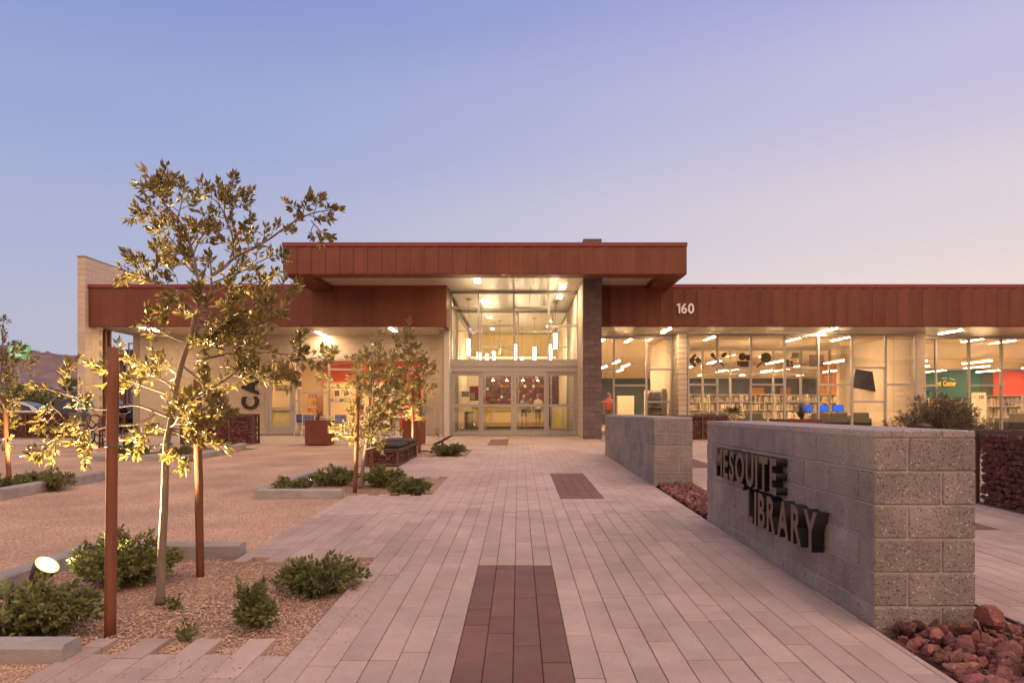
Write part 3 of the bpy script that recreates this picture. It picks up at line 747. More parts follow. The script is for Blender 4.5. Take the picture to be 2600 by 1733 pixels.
# red stone strips between and in front of the walls
random.seed(11)
def rock_bed(label_name, x0, x1, y0, y1, n, smin, smax, budget, big=()):
    t = thing('rock_bed', None, None, ((x0+x1)/2, (y0+y1)/2, gz(y0))); tag(t, kind='structure')
    q = MB(); q.add([(x0, y0, gz(y0)-.06), (x1, y0, gz(y0)-.06), (x1, y1, gz(y1)-.06), (x0, y1, gz(y1)-.06)], [(0, 1, 2, 3)]); q.build('bed_soil', M_ROCK, t)
    sp = [(Vector((x, y, gz(y)+z)), s) for x, y, z, s in big]
    for i in range(n):
        s = smin+(smax-smin)*random.random()**2.2; x = random.uniform(x0+s*.7, x1-s*.7); y = random.uniform(y0, y1)
        if any((p-Vector((x, y, p.z))).length < (ss+s)*.62 for p, ss in sp[:len(big)]): continue
        lift = .02+.05*math.sin(math.pi*(x-x0)/(x1-x0))*random.random()
        sp.append((Vector((x, y, gz(y)-.02+lift)), s))
    sp.sort(key=lambda q: -q[1]/max(q[0].y, .5))
    for p, s in sp[:budget]:
        obj('stone', random.choice(ROCKS), t, p-wloc(t), rot3() if s < .10 else (random.uniform(-.3, .3), random.uniform(-.3, .3), random.uniform(0, 6.28)), (s*random.uniform(.9, 1.3), s*random.uniform(.75, 1), s*random.uniform(.7, .95)))
    stuff_rocks(t, [(p, s) for p, s in sp[budget:]], 'small_stone', M_GROCKI, ROCKS)
    return t
rock_bed('near', 2.17, 3.02, 2.55, 4.09, 900, .02, .07, 230, [(2.62, 3.30, .055, .15), (2.52, 3.86, .07, .085), (2.70, 3.93, .12, .09), (2.40, 3.66, .03, .08), (2.85, 3.75, .03, .07), (2.28, 3.98, .03, .055), (2.55, 3.55, .05, .08), (2.80, 3.50, .03, .08), (2.93, 3.15, .03, .10), (2.30, 3.45, .02, .055), (2.6, 2.95, .05, .11), (2.85, 2.8, .05, .1)])
rock_bed('between', 2.17, 2.76, 7.80, 10.76, 620, .03, .085, 300)
MB().box(3.03, 3.045, 2.5, 4.6, -.06, .09).build('steel_edging', M_DARKM, None, label='dark steel edging strip along the red stones by the right pavement', cat='edging')
b = MB(); b.prism([(2.775, 4.1, gz(4.1)-.1), (2.775, 16.9, gz(16.9)-.1), (2.775, 16.9, gz(16.9)+.02), (2.775, 4.1, gz(4.1)+.02)], (.014, 0, 0)); b.build('steel_edging', M_DARKM, None, label='long dark steel edging running behind both block walls', cat='edging')

def gabion(label, x0, x1, y0, y1, z0, z1, bays, axis='x', stone=.06, single=False, faces=('-y',), group='stone filled steel basket walls', cap=False, budget=300):
    """angle-steel frame, welded wire mesh and broken stone"""
    t = thing('gabion', label, 'gabion', ((x0+x1)/2, (y0+y1)/2, z0), group)
    f = .05; b = MB()
    for z in ((z0, z0+f), (z1-f, z1)):
        for y in ((y0, y0+f), (y1-f, y1)): b.box(x0, x1, y[0], y[1], z[0], z[1])
        for x in ((x0, x0+f), (x1-f, x1)): b.box(x[0], x[1], y0+f, y1-f, z[0]+.001, z[1]-.001)
    for x in (x0+.001, x1-f-.001):
        for y in (y0+.001, y1-f-.001): b.box(x, x+f, y, y+f, z0+f, z1-f)
    L_ = (x1-x0) if axis == 'x' else (y1-y0)
    for i in range(1, bays):
        q = L_*i/bays
        if axis == 'x':
            for y in (y0+.002, y1-f-.002): b.box(x0+q-f/2, x0+q+f/2, y, y+f, z0+f, z1-f)
        else:
            for x in (x0+.002, x1-f-.002): b.box(x, x+f, y0+q-f/2, y0+q+f/2, z0+f, z1-f)
    if cap: b.box(x0-.03, x1+.03, y0-.03, y1+.03, z1+.001, z1+.035)
    b.build('frame', M_BROWNF, t)
    core = MB(); core.box(x0+.12, x1-.12, y0+.12, y1-.12, z0+.02, z1-.06); core.build('stone_core', M_GROCKI, t)
    wm = MB(); st = []
    def face(fn, ua, ub, va, vb):
        g = .075; u = ua
        while u < ub: p = fn(u, va, .012); q = fn(u, vb, .012); wm.tube([p, q], .0022, 3, 0, False); u += g
        v = va
        while v < vb: wm.tube([fn(ua, v, .012), fn(ub, v, .012)], .0022, 3, 0, False); v += g
        u = ua
        while u < ub:
            v = va
            while v < vb:
                s = stone*random.uniform(.75, 1.3); st.append((fn(min(ub-.03, u+random.uniform(-.2, .6)*stone), min(vb-.04, v+random.uniform(-.2, .6)*stone), .035+s*.75), s)); v += stone*1.32
            u += stone*1.35
    if '-y' in faces: face(lambda u, v, d: Vector((u, y0+d, v)), x0+.05, x1-.05, z0+.05, z1-.05)
    if '+x' in faces: face(lambda u, v, d: Vector((x1-d, u, v)), y0+.05, y1-.05, z0+.05, z1-.05)
    if '-x' in faces: face(lambda u, v, d: Vector((x0+d, u, v)), y0+.05, y1-.05, z0+.05, z1-.05)
    wm.build('wire_mesh', M_BROWNF, t)
    if single:
        random.shuffle(st); tw = wloc(t)
        st.sort(key=lambda q: q[0].y)
        for p, s in st[:budget]: obj('stone', random.choice(GROCKS), t, p-tw, rot3(), (s, s*.9, s))
        if st[budget:]: stuff_rocks(t, st[budget:], 'stone_fill')
    else: stuff_rocks(t, st, 'stone_fill')
    return t
M_BROWNF = mat('brown_steel_frame', (.115, .065, .052), (.095, .052, .042), .55, 8, metal=.2)
random.seed(5)
g0 = gz(8.5)
gabion('red stone basket wall with brown steel rail at the right edge behind the lettered wall', 6.03, 6.55, 4.6, 9.05, gz(8)-.02, gz(9)+.97, 4, 'y', .052, True, ('-x',))
gabion('red stone basket wall seen through the gap between the two block walls', 5.3, 7.05, 22.9, 23.4, gz(23)-.02, 1.21, 2, 'x', .06, False, ('-y', '-x'))
gabion('red stone basket wall under the cafe letters', -10.3, -8.05, 20.75, 21.25, gz(20.6)-.02, 1.27, 3, 'x', .06, False, ('-y', '+x'))
gabion('long red stone basket wall in front of the dark car at the left edge', -21.5, -15.75, 24.45, 24.95, gz(24)-.02, PZ(1046.5, 24.4), 3, 'x', .065, False, ('-y',))
# stone basket benches with cushions
M_CUSH = mat('dark_brown_cushion', (.035, .026, .024), (.028, .02, .019), .85, 30, .3, 300)
def bench(label, x0, x1, y0, y1, z0, zt):
    t = gabion(label, x0, x1, y0, y1, z0, zt-.10, 1, 'y', .052, True, ('-y', '+x'), 'cushioned stone basket benches', True, 200)
    t.name = 'bench'; t['category'] = 'bench'
    b = MB(); b.box(x0-.01, x1+.01, y0-.01, y1-.004, zt-.063, zt+.02, 0, .03); b.build('cushion', M_CUSH, t)
bench('nearer cushioned stone bench beside the second tree', -3.14, -2.46, 13.97, 15.2, gz(14), .66)
bench('farther cushioned stone bench behind the nearer one', -3.14, -2.46, 15.26, 16.5, gz(15.3), .685)

# corten planter cubes
M_CORT = mat('corten_steel', (.155, .036, .016), (.105, .024, .012), .62, 2.5, .15, 40, var=.05)
M_SOIL = mat('planter_soil', (.05, .03, .02), (.08, .05, .035), .95, 20, 1)
def planter(label, x0, x1, y0, y1, z0, z1, name='planter'):
    t = thing(name, label, 'planter', ((x0+x1)/2, (y0+y1)/2, z0), 'rusted steel planter boxes')
    b = MB(); w_ = .025
    b.box(x0, x1, y0, y0+w_, z0+.02, z1, 0, .006); b.box(x0, x1, y1-w_, y1, z0+.02, z1, 0, .006); b.box(x0, x0+w_, y0+w_, y1-w_, z0+.02, z1); b.box(x1-w_, x1, y0+w_, y1-w_, z0+.02, z1); b.box(x0+.06, x1-.06, y0+.06, y1-.06, z0-.01, z0+.03)
    b.build('box', M_CORT, t); b = MB(); b.box(x0+w_, x1-w_, y0+w_, y1-w_, z1-.12, z1-.07); b.build('soil', M_SOIL, t); return t
planter('rusted steel planter cube in front of the cafe door side window', PX(774, 20.2), PX(833.6, 20.2), 20.2, 20.9, gz(20.2), PZ(1067, 20.2))
planter('rusted steel planter cube behind the cushioned benches', PX(1021.5, 20.3), PX(1068.7, 20.3), 20.3, 21.3, gz(20.3), PZ(1065, 20.3))
planter('long low rusted planter in front of the bay window', PX(1979, 17.5), PX(2090, 17.5), 17.5, 18.2, gz(17.5), PZ(1064, 17.5), 'planter')

# ================================================================ vegetation
M_LEAF = mat('oak_leaf', (.19, .15, .046), (.28, .215, .066), .40, 4, island=.42, spec=.55, transl=.28)
M_LEAFY = mat('shrub_leaf', (.16, .175, .06), (.24, .245, .09), .5, 5, island=.40, spec=.4, transl=.25)
M_LEAFB = mat('blue_green_leaf', (.13, .15, .052), (.19, .20, .075), .5, 5, island=.35, spec=.4, transl=.25)
M_BARK = mat('young_bark', (.25, .185, .145), (.16, .115, .09), .85, 14, .9, 60, stretch=(1, 1, .35))
M_STAKE = mat('treated_pine', (.21, .072, .03), (.125, .038, .016), .7, 9, .4, 60, stretch=(3, 3, .25), var=.12)
M_WIRE = mat('green_wire', (.02, .16, .10), None, .5)
def leaf(b, p, d, L_, W_, rnd, fold=.25):
    """one leaf: folded blade with a pointed tip (four triangles)"""
    d = d.normalized(); s = d.cross(Vector((rnd.gauss(0, 1), rnd.gauss(0, 1), rnd.gauss(0, 1)))).normalized(); n = d.cross(s)
    o = len(b.v); m = p+d*L_*.5
    b.v += [tuple(p), tuple(m+s*W_*.5+n*W_*fold), tuple(p+d*L_), tuple(m-s*W_*.5+n*W_*fold), tuple(m-n*W_*.05)]
    b.f += [(o, o+1, o+4), (o+1, o+2, o+4), (o+2, o+3, o+4), (o+3, o, o+4)]; b.m += [0]*4
def sprig(b, p, d, n, L_, W_, rnd, length=.10, spread=.9):
    """leaves set round the last stretch of a twig, opening outwards"""
    d = d.normalized()
    for i in range(n):
        f = i/n; q = p-d*length*(1-f); r = Vector((rnd.gauss(0, 1), rnd.gauss(0, 1), rnd.gauss(0, 1))); r = (r-d*r.dot(d)).normalized()
        leaf(b, q+r*.004, d*(.35+.9*f)+r*spread*(1.05-.6*f), L_*rnd.uniform(.7, 1.2), W_*rnd.uniform(.8, 1.15), rnd)
def catmull(pts, k=4):
    out = []
    for i in range(len(pts)-1):
        p0 = pts[max(i-1, 0)]; p1 = pts[i]; p2 = pts[i+1]; p3 = pts[min(i+2, len(pts)-1)]
        for j in range(k):
            t = j/k; out.append(.5*((2*p1)+(p2-p0)*t+(2*p0-5*p1+4*p2-p3)*t*t+(3*p1-p0-3*p2+p3)*t**3))
    out.append(pts[-1]); return out
def limb(wood, leaves, pts, r0, r1, rnd, leafy=.35, step=.046, L_=.057, W_=.025, n=12, twig=.16, sides=True):
    """a branch with side twigs; foliage begins after the fraction `leafy` of its length"""
    c = catmull(pts, 5); m = len(c)
    wood.tube(c, [r0+(r1-r0)*i/(m-1) for i in range(m)], 6)
    acc = 0; tot = sum((c[i+1]-c[i]).length for i in range(m-1)); run = 0
    for i in range(m-1):
        seg = (c[i+1]-c[i]); run += seg.length; acc += seg.length
        if run/tot < leafy: continue
        while acc > step:
            acc -= step; d = seg.normalized(); r = Vector((rnd.gauss(0, 1), rnd.gauss(0, 1), rnd.gauss(0, 1)+.35)); r = (r-d*r.dot(d)).normalized()
            ln = twig*rnd.uniform(.35, 1.15)*(1.05-.5*run/tot)
            e = c[i]+(d*.75+r)*ln
            if ln > .05:
                wood.tube([c[i], c[i]+(d*.6+r*1.1)*ln*.5, e], [.0032, .0025, .0015], 4, 0, False)
                sprig(leaves, e, (d*.8+r+Vector((0, 0, .25))), int(n*rnd.uniform(.7, 1.3)), L_, W_, rnd, min(.10, ln*.8))
            else: sprig(leaves, c[i]+r*.02, d+r, n//2, L_, W_, rnd, .03)
    d = (c[-1]-c[-3]); sprig(leaves, c[-1], d, int(n*1.6), L_, W_, rnd, .09)
def stake(label, x, y, ztop, r, lean=(0, 0)):
    b = MB(); z0 = gz(y)-.1; rnd = random.Random(x*91+y)
    n = 8; b.tube([(x+lean[0]*i/n+rnd.gauss(0, .0015), y+lean[1]*i/n, z0+(ztop-z0)*i/n) for i in range(n+1)], [r*rnd.uniform(.96, 1.05) for i in range(n)]+[r*.93], 12)
    t = b.build('tree_stake', M_STAKE, None, label=label, cat='stake', group='round timber tree stakes')
    for p in t.data.polygons: p.use_smooth = len(p.vertices) == 4
    return t
# ---- the big young oak in front
TY = 4.68
def tp(q, d=0.): return P(q[0], q[1], TY+d)
rnd = random.Random(42)
tree = thing('young_oak_tree', 'large staked young oak in front, lit yellow from below', 'tree', (PX(408, TY), TY, gz(TY)-.03), 'staked young oaks')
wood = MB(); lv = MB()
trunk = [(407, 1530), (409, 1470), (412, 1380), (417, 1290), (420, 1200), (423, 1130), (431, 1085), (439, 1047), (447, 990), (461, 926), (478, 872), (490, 828), (496, 794), (507, 757), (517, 739), (504, 712), (497, 670), (491, 645)]
tr_ = catmull([tp(q, .0) for q in trunk], 4)
tr_r = [.030-.0235*(i/(len(tr_)-1))**.9 for i in range(len(tr_))]; tr_r[0] = .037; tr_r[1] = .033
wood.tube(tr_, tr_r, 10)
def br(pts, d0, d1, r0=.010, r1=.003, leafy=.3, **k):
    m = len(pts); limb(wood, lv, [tp(q, d0+(d1-d0)*i/(m-1)) for i, q in enumerate(pts)], r0, r1, rnd, leafy, **k)
br([(478, 872), (500, 840), (512, 815), (520, 791), (533, 755), (537, 710), (535, 670), (528, 640)], 0, .1, .014, .004, .45)
br([(535, 702), (570, 678), (586, 662), (609, 647), (649, 628), (688, 604), (728, 575), (767, 552), (807, 538), (862, 532)], .05, -.15, .012, .003, .22, step=.06)
br([(767, 552), (772, 530), (782, 500)], -.12, -.2, .005, .002, .1); br([(790, 560), (812, 585), (832, 602)], -.12, .0, .004, .002, .3)
br([(583, 657), (593, 631), (588, 591), (572, 554), (570, 525), (572, 490)], .08, .15, .009, .003, .2, step=.045)
br([(572, 545), (556, 520), (543, 507), (515, 495), (489, 486)], .12, .2, .005, .002, .3); br([(574, 530), (605, 525), (633, 510)], .13, 0, .005, .002, .2); br([(571, 520), (585, 490), (592, 462)], .13, .2, .005, .002, .1)
br([(588, 600), (610, 580), (632, 565)], .1, 0, .004, .002, .2)
br([(491, 647), (478, 605), (464, 573), (438, 539), (412, 512), (400, 480), (403, 445)], 0, -.2, .010, .004, .18, step=.042)
br([(412, 512), (398, 492), (384, 466)], -.2, -.28, .005, .002, .05, step=.03); br([(403, 490), (400, 470), (408, 440)], -.2, -.15, .005, .002, .05, step=.03); br([(408, 500), (420, 480), (425, 462)], -.2, -.12, .004, .002, .05, step=.03)
br([(450, 556), (459, 525), (464, 495), (472, 464)], -.1, 0, .005, .002, .2); br([(440, 545), (420, 552), (380, 548), (345, 541)], -.15, -.3, .005, .002, .2)
br([(491, 665), (459, 636), (427, 599), (400, 582), (378, 575)], 0, -.1, .007, .002, .25); br([(500, 700), (451, 657), (430, 648), (406, 644), (393, 618)], 0, .15, .006, .002, .3)
br([(497, 690), (480, 640), (500, 600), (505, 570)], 0, .2, .007, .003, .2); br([(491, 645), (510, 605), (535, 580), (545, 560)], 0, .25, .006, .002, .2)
br([(501, 768), (480, 749), (438, 733), (391, 718), (359, 699), (316, 704)], .0, -.3, .009, .003, .3); br([(365, 702), (357, 683), (340, 660), (318, 642)], -.25, -.3, .005, .002, .2); br([(390, 717), (390, 695), (398, 657)], -.2, -.2, .005, .002, .2)
br([(535, 720), (570, 707), (622, 686), (675, 657), (732, 638)], .05, .2, .008, .003, .35); br([(530, 750), (572, 728), (649, 718), (694, 696)], .05, .3, .007, .003, .3)
br([(512, 815), (550, 805), (596, 799), (640, 785), (680, 768), (756, 736)], 0, -.1, .010, .003, .25, step=.045)
br([(596, 799), (630, 810), (690, 790), (725, 800)], -.05, -.2, .006, .002, .2); br([(560, 802), (600, 770), (640, 750), (660, 735)], 0, .2, .006, .002, .2)
br([(472, 1019), (519, 997), (573, 964), (615, 932), (645, 905)], 0, .1, .010, .003, .3); br([(500, 915), (579, 899), (669, 896), (735, 901), (777, 915), (818, 940)], 0, -.1, .009, .003, .35, step=.06)
br([(735, 901), (750, 885), (756, 855)], -.08, -.1, .004, .002, .1); br([(777, 912), (815, 905), (850, 890)], -.08, 0, .004, .002, .2); br([(735, 905), (745, 935), (752, 975)], -.08, -.1, .004, .002, .1)
br([(560, 930), (595, 933), (640, 950), (676, 965), (735, 955)], .05, -.15, .006, .002, .35); br([(500, 900), (560, 870), (620, 850), (660, 840)], 0, .25, .008, .003, .25)
br([(490, 828), (540, 830), (590, 850), (640, 830), (690, 805)], 0, -.25, .008, .003, .2, step=.045); br([(478, 872), (530, 868), (590, 880), (640, 870)], 0, -.3, .008, .003, .2, step=.045)
br([(431, 1085), (470, 1090), (519, 1080), (546, 1074), (595, 1045)], 0, -.2, .007, .002, .3); br([(431, 1085), (470, 1110), (520, 1125), (580, 1130)], 0, .1, .007, .002, .25, step=.045); br([(427, 1120), (450, 1150), (470, 1175), (455, 1195)], 0, -.15, .006, .002, .25)
br([(439, 1047), (480, 1050), (520, 1040), (560, 1030)], 0, -.25, .007, .002, .2, step=.045); br([(461, 926), (500, 960), (530, 1000), (540, 1050)], 0, -.2, .008, .003, .2, step=.045)
br([(445, 984), (395, 954), (340, 918), (288, 885)], 0, -.2, .007, .002, .3); br([(425, 1000), (354, 975), (313, 954), (250, 937)], 0, .15, .007, .002, .4); br([(464, 866), (423, 849), (382, 816), (372, 800)], 0, -.2, .007, .002, .4); br([(455, 950), (420, 925), (395, 905)], 0, .2, .006, .002, .2)
br([(540, 850), (500, 790), (470, 770), (440, 775), (405, 800)], .05, -.2, .006, .002, .35)
br([(428, 1058), (382, 1039), (343, 1028), (299, 1033), (261, 1039), (223, 1030), (170, 1003), (113, 984), (78, 975)], 0, -.35, .010, .003, .60, step=.085, n=8, twig=.11)
br([(178, 1005), (166, 965), (172, 918)], -.28, -.32, .005, .002, .15); br([(150, 998), (127, 1028), (138, 1063), (168, 1094)], -.3, -.4, .005, .002, .2); br([(223, 1030), (208, 1015), (190, 1008)], -.25, -.1, .004, .002, .7, n=6)
br([(400, 1046), (354, 1074), (294, 1080), (245, 1088), (190, 1099), (154, 1113), (130, 1140)], 0, -.35, .008, .002, .68, step=.07, n=8, twig=.12); br([(245, 1088), (225, 1120), (205, 1150)], -.2, -.3, .004, .002, .55)
br([(154, 1113), (120, 1130), (103, 1165)], -.3, -.4, .004, .002, .2); br([(380, 1050), (385, 1085), (365, 1120), (355, 1150)], -.05, -.2, .005, .002, .35)
fr_ = random.Random(77)
for cx_, cy_, ax_, ay_, n_, ds_ in ((570, 880, 110, 130, 2, .42), (530, 1040, 80, 80, 2, .35)):
    for i in range(n_):
        a = fr_.uniform(0, 6.283); q = fr_.uniform(.45, 1.0)**.6; ex_, ey_ = cx_+ax_*q*math.cos(a), cy_+ay_*q*math.sin(a); dd = fr_.uniform(-ds_, ds_); kx, ky = min(trunk, key=lambda t: abs(t[1]-(ey_+70)))
        br([(kx, ky), ((kx+ex_)/2, (ky+ey_)/2+18), (ex_, ey_)], 0, dd, .006, .002, .38)
wood.build('trunk', M_BARK, tree, True); keep_f = []
for f in lv.f:                               # the open gap in the low left foliage
    x_, y_, z_ = lv.v[f[0]]
    if not (-2.98 < x_ < -2.83 and 1.27 < z_ < 1.54): keep_f.append(f)
lv.f = keep_f; lv.m = [0]*len(keep_f)
lv.build('crown', M_LEAF, tree)
stake('tall round timber stake left of the big tree trunk', PX(280, 4.08), 4.08, PZ(882, 4.08), .032, (PX(288, 4.08)-PX(280, 4.08), 0))
stake('round timber stake right of the big tree trunk, its top lost in leaves', PX(509, 5.42), 5.42, 1.62, .031, (PX(501, 5.42)-PX(509, 5.42), 0))
b = MB(); c0 = P(284, 1133, 4.08); b.torus(c0, .036, .003, 'z', 16, 4)
wv = [c0+Vector((.03, .0, 0))]; e_ = tp((424, 1126), 0)
for i in range(1, 25): wv.append(wv[0].lerp(e_, i/24)+Vector((0, .012*math.sin(i*1.9), .012*math.cos(i*1.9)-.02*math.sin(math.pi*i/24))))
b.tube(wv, .0028, 4); b.torus(e_, .04, .003, 'z', 16, 4); b.build('tie_wire', M_WIRE, None, label='green tie wire from the tall stake to the big tree trunk', cat='wire')

# ---- the other young oaks of the row
def oak(label, x, y, h, crown, nb, seed, leafL=.06, lean=(0, 0), dens=.05, low=.33):
    rnd = random.Random(seed); t = thing('young_oak_tree', label, 'tree', (x, y, gz(y)-.03), 'staked young oaks'); wd = MB(); lv = MB(); z0 = gz(y)-.03
    tk = [Vector((x+lean[0]*f+rnd.gauss(0, .03)*f, y+lean[1]*f+rnd.gauss(0, .03)*f, z0+h*.86*f)) for f in (0, .12, .25, .4, .55, .7, .85, 1)]
    c = catmull(tk, 4); wd.tube(c, [.034*(1-.85*i/(len(c)-1)) for i in range(len(c))], 9)
    for i in range(nb):
        f = low+(1-low)*(i+.5)/nb; k = min(len(c)-1, int(f*(len(c)-1))); p = c[k]
        a = i*2.399+rnd.uniform(-.4, .4); R_ = crown*(math.sin(math.pi*min(.97, max(.12, (f-low)/(1-low)*.86+.14)))**.7)*rnd.uniform(.55, 1.15)
        up = rnd.uniform(.05, .5)+.5*(f-low); dr = Vector((math.cos(a), math.sin(a), up)); pts = [p]
        for s in (.33, .66, 1): pts.append(p+dr*R_*s+Vector((rnd.gauss(0, .05), rnd.gauss(0, .05), rnd.gauss(0, .05)))*R_)
        limb(wd, lv, pts, .010, .003, rnd, .18, dens, leafL, leafL*.42, 12, .22)
    limb(wd, lv, [c[-1], c[-1]+Vector((rnd.gauss(0, .03), 0, h*.07)), c[-1]+Vector((rnd.gauss(0, .06), 0, h*.14))], .006, .002, rnd, 0, dens, leafL, leafL*.37, 8, .14)
    wd.build('trunk', M_BARK, t, True); lv.build('crown', M_LEAF, t); return t
x2 = PX(915, 10.8); x3 = PX(1052, 17.3)
oak('second staked young oak, between low shrubs and the near bench', x2, 10.8, PZ(838, 10.8)-gz(10.8), .82, 28, 5, .062, (.28, 0), .042)
oak('third staked young oak, standing behind the cushioned benches', x3, 17.3, PZ(802, 17.3)-gz(17.3), .74, 30, 9, .072, (-.16, 0), .045)
oak('young oak cut by the left edge of the picture', PX(-12, 11.0), 11.0, PZ(800, 11)-gz(11), .62, 19, 13, .066, (.12, 0), .044)
stake('round timber stake left of the second tree', PX(901, 10.35), 10.35, PZ(953, 10.35), .034, (PX(911, 10.35)-PX(901, 10.35), 0))
stake('round timber stake right of the second tree, against the bench end', PX(944, 12.2), 12.2, PZ(960, 12.2), .034, (PX(941, 12.2)-PX(944, 12.2), 0))
stake('round timber stake left of the third tree', PX(1049, 16.9), 16.9, PZ(950, 16.9), .036)
stake('round timber stake right of the third tree', PX(1065, 17.7), 17.7, PZ(958, 17.7), .036)
stake('orange lit timber stake at the left edge of the picture', PX(26, 10.9), 10.9, PZ(1010, 10.9), .034, (PX(10, 10.9)-PX(26, 10.9), 0))

# ---- shrubs
def shrub(label, x, y, rx, ry, h, seed, leafL=.042, m=None, nst=46, dens=.044, upr=.55, name='shrub', group='low leafy shrubs in the beds', z0=None):
    rnd = random.Random(seed); z0 = gz(y)-.04 if z0 is None else z0
    t = thing(name, label, 'shrub', (x, y, z0), group); wd = MB(); lv = MB()
    for i in range(int(nst*.85)):
        a = rnd.uniform(0, 6.283); q = math.sqrt(rnd.random()); ex_ = Vector((math.cos(a)*rx*q, math.sin(a)*ry*q, h*rnd.uniform(.55, 1.05)*(1-.55*q*q)))
        p = Vector((x+ex_.x*.12, y+ex_.y*.12, z0)); e = Vector((x, y, z0))+ex_
        mid = p.lerp(e, .5)+Vector((0, 0, h*.22*(1-upr)+rnd.gauss(0, .02)))
        limb(wd, lv, [p, mid, e], .0055, .002, rnd, .22, dens, leafL*1.18, leafL*.66, 8, .09)
    wd.build('stem', M_BARK, t); lv.build('leaves', m or M_LEAFY, t); return t
shrub('leafy green shrub at the bottom left corner behind the curb', -2.98, 4.12, .48, .34, .33, 1, .047, None, 70)
shrub('rounded leafy shrub behind the floodlight, left of the big tree trunk', PX(318, 5.2), 5.2, .40, .36, .46, 2, .043, None, 80)
shrub('spreading shrub at the path corner right of the big tree', PX(812, 5.0), 5.0, .36, .30, .29, 3, .040, M_LEAFB, 60)
shrub('small upright sparse shrub in the gravel in front of the big tree bed', PX(643, 4.22), 4.22, .19, .15, .36, 4, .040, M_LEAFB, 17, .036, .95)
shrub('low shrub with a small lamp in it beside the pale curb', PX(742, 10.1), 10.1, .36, .3, .30, 5, .045, None, 46)
shrub('low wide shrub behind the small lamp, left of the second tree', PX(848, 11.2), 11.2, .46, .32, .32, 6, .045, None, 56)
shrub('rounded shrub right of the second tree in front of the bench', PX(972, 10.9), 10.9, .40, .34, .38, 7, .045, None, 60)
shrub('low shrub at the path edge below the second tree', PX(1050, 10.05), 10.05, .36, .28, .27, 8, .045, M_LEAFB, 52)
shrub('small shrub beside the path near the entrance', PX(1140, 17.0), 17.0, .46, .40, .36, 9, .055, M_LEAFB, 56, .05)
shrub('dark leafy shrub behind the long pale curb at the left', PX(120, 10.3), 10.3, .46, .4, .38, 10, .045, None, 60)
shrub('shrub under the tree at the left edge of the picture', PX(18, 10.1), 10.1, .36, .4, .32, 11, .045, None, 50)
shrub('low shrub under the big crown behind the curb by the bicycles', PX(330, 16.6), 16.6, .55, .5, .34, 12, .06, M_LEAFB, 40, .06)
shrub('low shrub near the stone basket wall under the cafe letters', PX(455, 17.3), 17.3, .5, .5, .22, 13, .06, M_LEAFB, 30, .06)
shrub('tiny weed sprouting beside the big tree trunk', PX(437, 4.6), 4.6, .055, .05, .06, 14, .022, None, 10, .02, .5, 'weed', 'tiny weeds in the gravel')
shrub('tiny pale weed near the paver teeth', PX(472, 3.97), 3.97, .03, .03, .085, 15, .03, None, 7, .03, .95, 'weed', 'tiny weeds in the gravel')
# fine leaved desert bush behind the lettered wall
M_FINE = mat('creosote_leaf', (.085, .062, .022), (.13, .095, .03), .6, 5, island=.4, transl=.2)
def fine_bush(label, x, y, rx, ry, h, seed, n):
    rnd = random.Random(seed); z0 = gz(y)-.03; t = thing('desert_bush', label, 'bush', (x, y, z0)); wd = MB(); lv = MB()
    for i in range(n):
        a = rnd.uniform(0, 6.283); q = rnd.random()**.6; e = Vector((x+math.cos(a)*rx*q, y+math.sin(a)*ry*q, z0+h*rnd.uniform(.55, 1.0)*(1-.45*q*q))); p = Vector((x+rnd.gauss(0, .05), y+rnd.gauss(0, .05), z0))
        limb(wd, lv, [p, p.lerp(e, .5)+Vector((rnd.gauss(0, .08), rnd.gauss(0, .08), .08*h)), e], .009, .002, rnd, .22, .040, .034, .010, 11, .24)
    wd.build('stem', M_BARK, t, True); lv.build('leaves', M_FINE, t)
fine_bush('large fine leaved desert bush in front of the bay window, right of the lettered wall', PX(2385, 11.5), 11.5, .98, .8, 1.62, 3, 290)
def blades(label, x, y, z0, n, h, wdt, seed, m, spread=.7, name='yucca', cat='plant'):
    rnd = random.Random(seed); b = MB()
    for i in range(n):
        a = rnd.uniform(0, 6.283); s = rnd.random()*spread; hh = h*rnd.uniform(.65, 1.05); d = Vector((math.cos(a)*s, math.sin(a)*s, 1-.35*s)).normalized(); sd = Vector((-math.sin(a), math.cos(a), 0)); o = len(b.v)
        for k in range(4):
            f = k/3; p = Vector((x, y, z0))+d*hh*f+Vector((math.cos(a), math.sin(a), -.6))*s*hh*.28*f*f; w_ = wdt*(1-f)**.7
            b.v += [tuple(p-sd*w_/2), tuple(p+sd*w_/2)]
        for k in range(3): b.f.append((o+2*k, o+2*k+1, o+2*k+3, o+2*k+2)); b.m.append(0)
    return b.build(name, m, None, label=label, cat=cat)
M_BLADE = mat('yucca_blade', (.075, .08, .038), (.11, .105, .05), .5, 6, island=.3)
M_BLADEG = mat('grey_blade', (.20, .21, .17), (.26, .26, .21), .5, 6, island=.25)
blades('spiky green yucca in the long planter before the bay window', PX(2035, 17.8), 17.8, PZ(1066, 17.8), 90, .62, .022, 1, M_BLADE, .55)
blades('pale spiky yucca in the planter behind the benches', PX(1068, 20.8), 20.8, PZ(1066, 20.8), 70, .95, .026, 2, M_BLADEG, .75)
b_ = blades('bird of paradise plant with orange flowers in the left planter cube', PX(806, 20.5), 20.5, PZ(1069, 20.5), 9, .42, .07, 4, M_BLADE, .45, 'flowering_plant')
fl_ = MB(); rnd = random.Random(3)
for i in range(14):
    leaf(fl_, Vector((PX(797, 20.45)+rnd.gauss(0, .05), 20.45+rnd.gauss(0, .03), PZ(1045, 20.4)+rnd.gauss(0, .03))), Vector((rnd.gauss(-.4, .6), rnd.gauss(0, .3), .7)), .16, .04, rnd)
q = fl_.build('flower', mat('orange_petal', (.75, .22, .02), (.8, .35, .03), .5, 9, island=.2), None); q.parent = b_
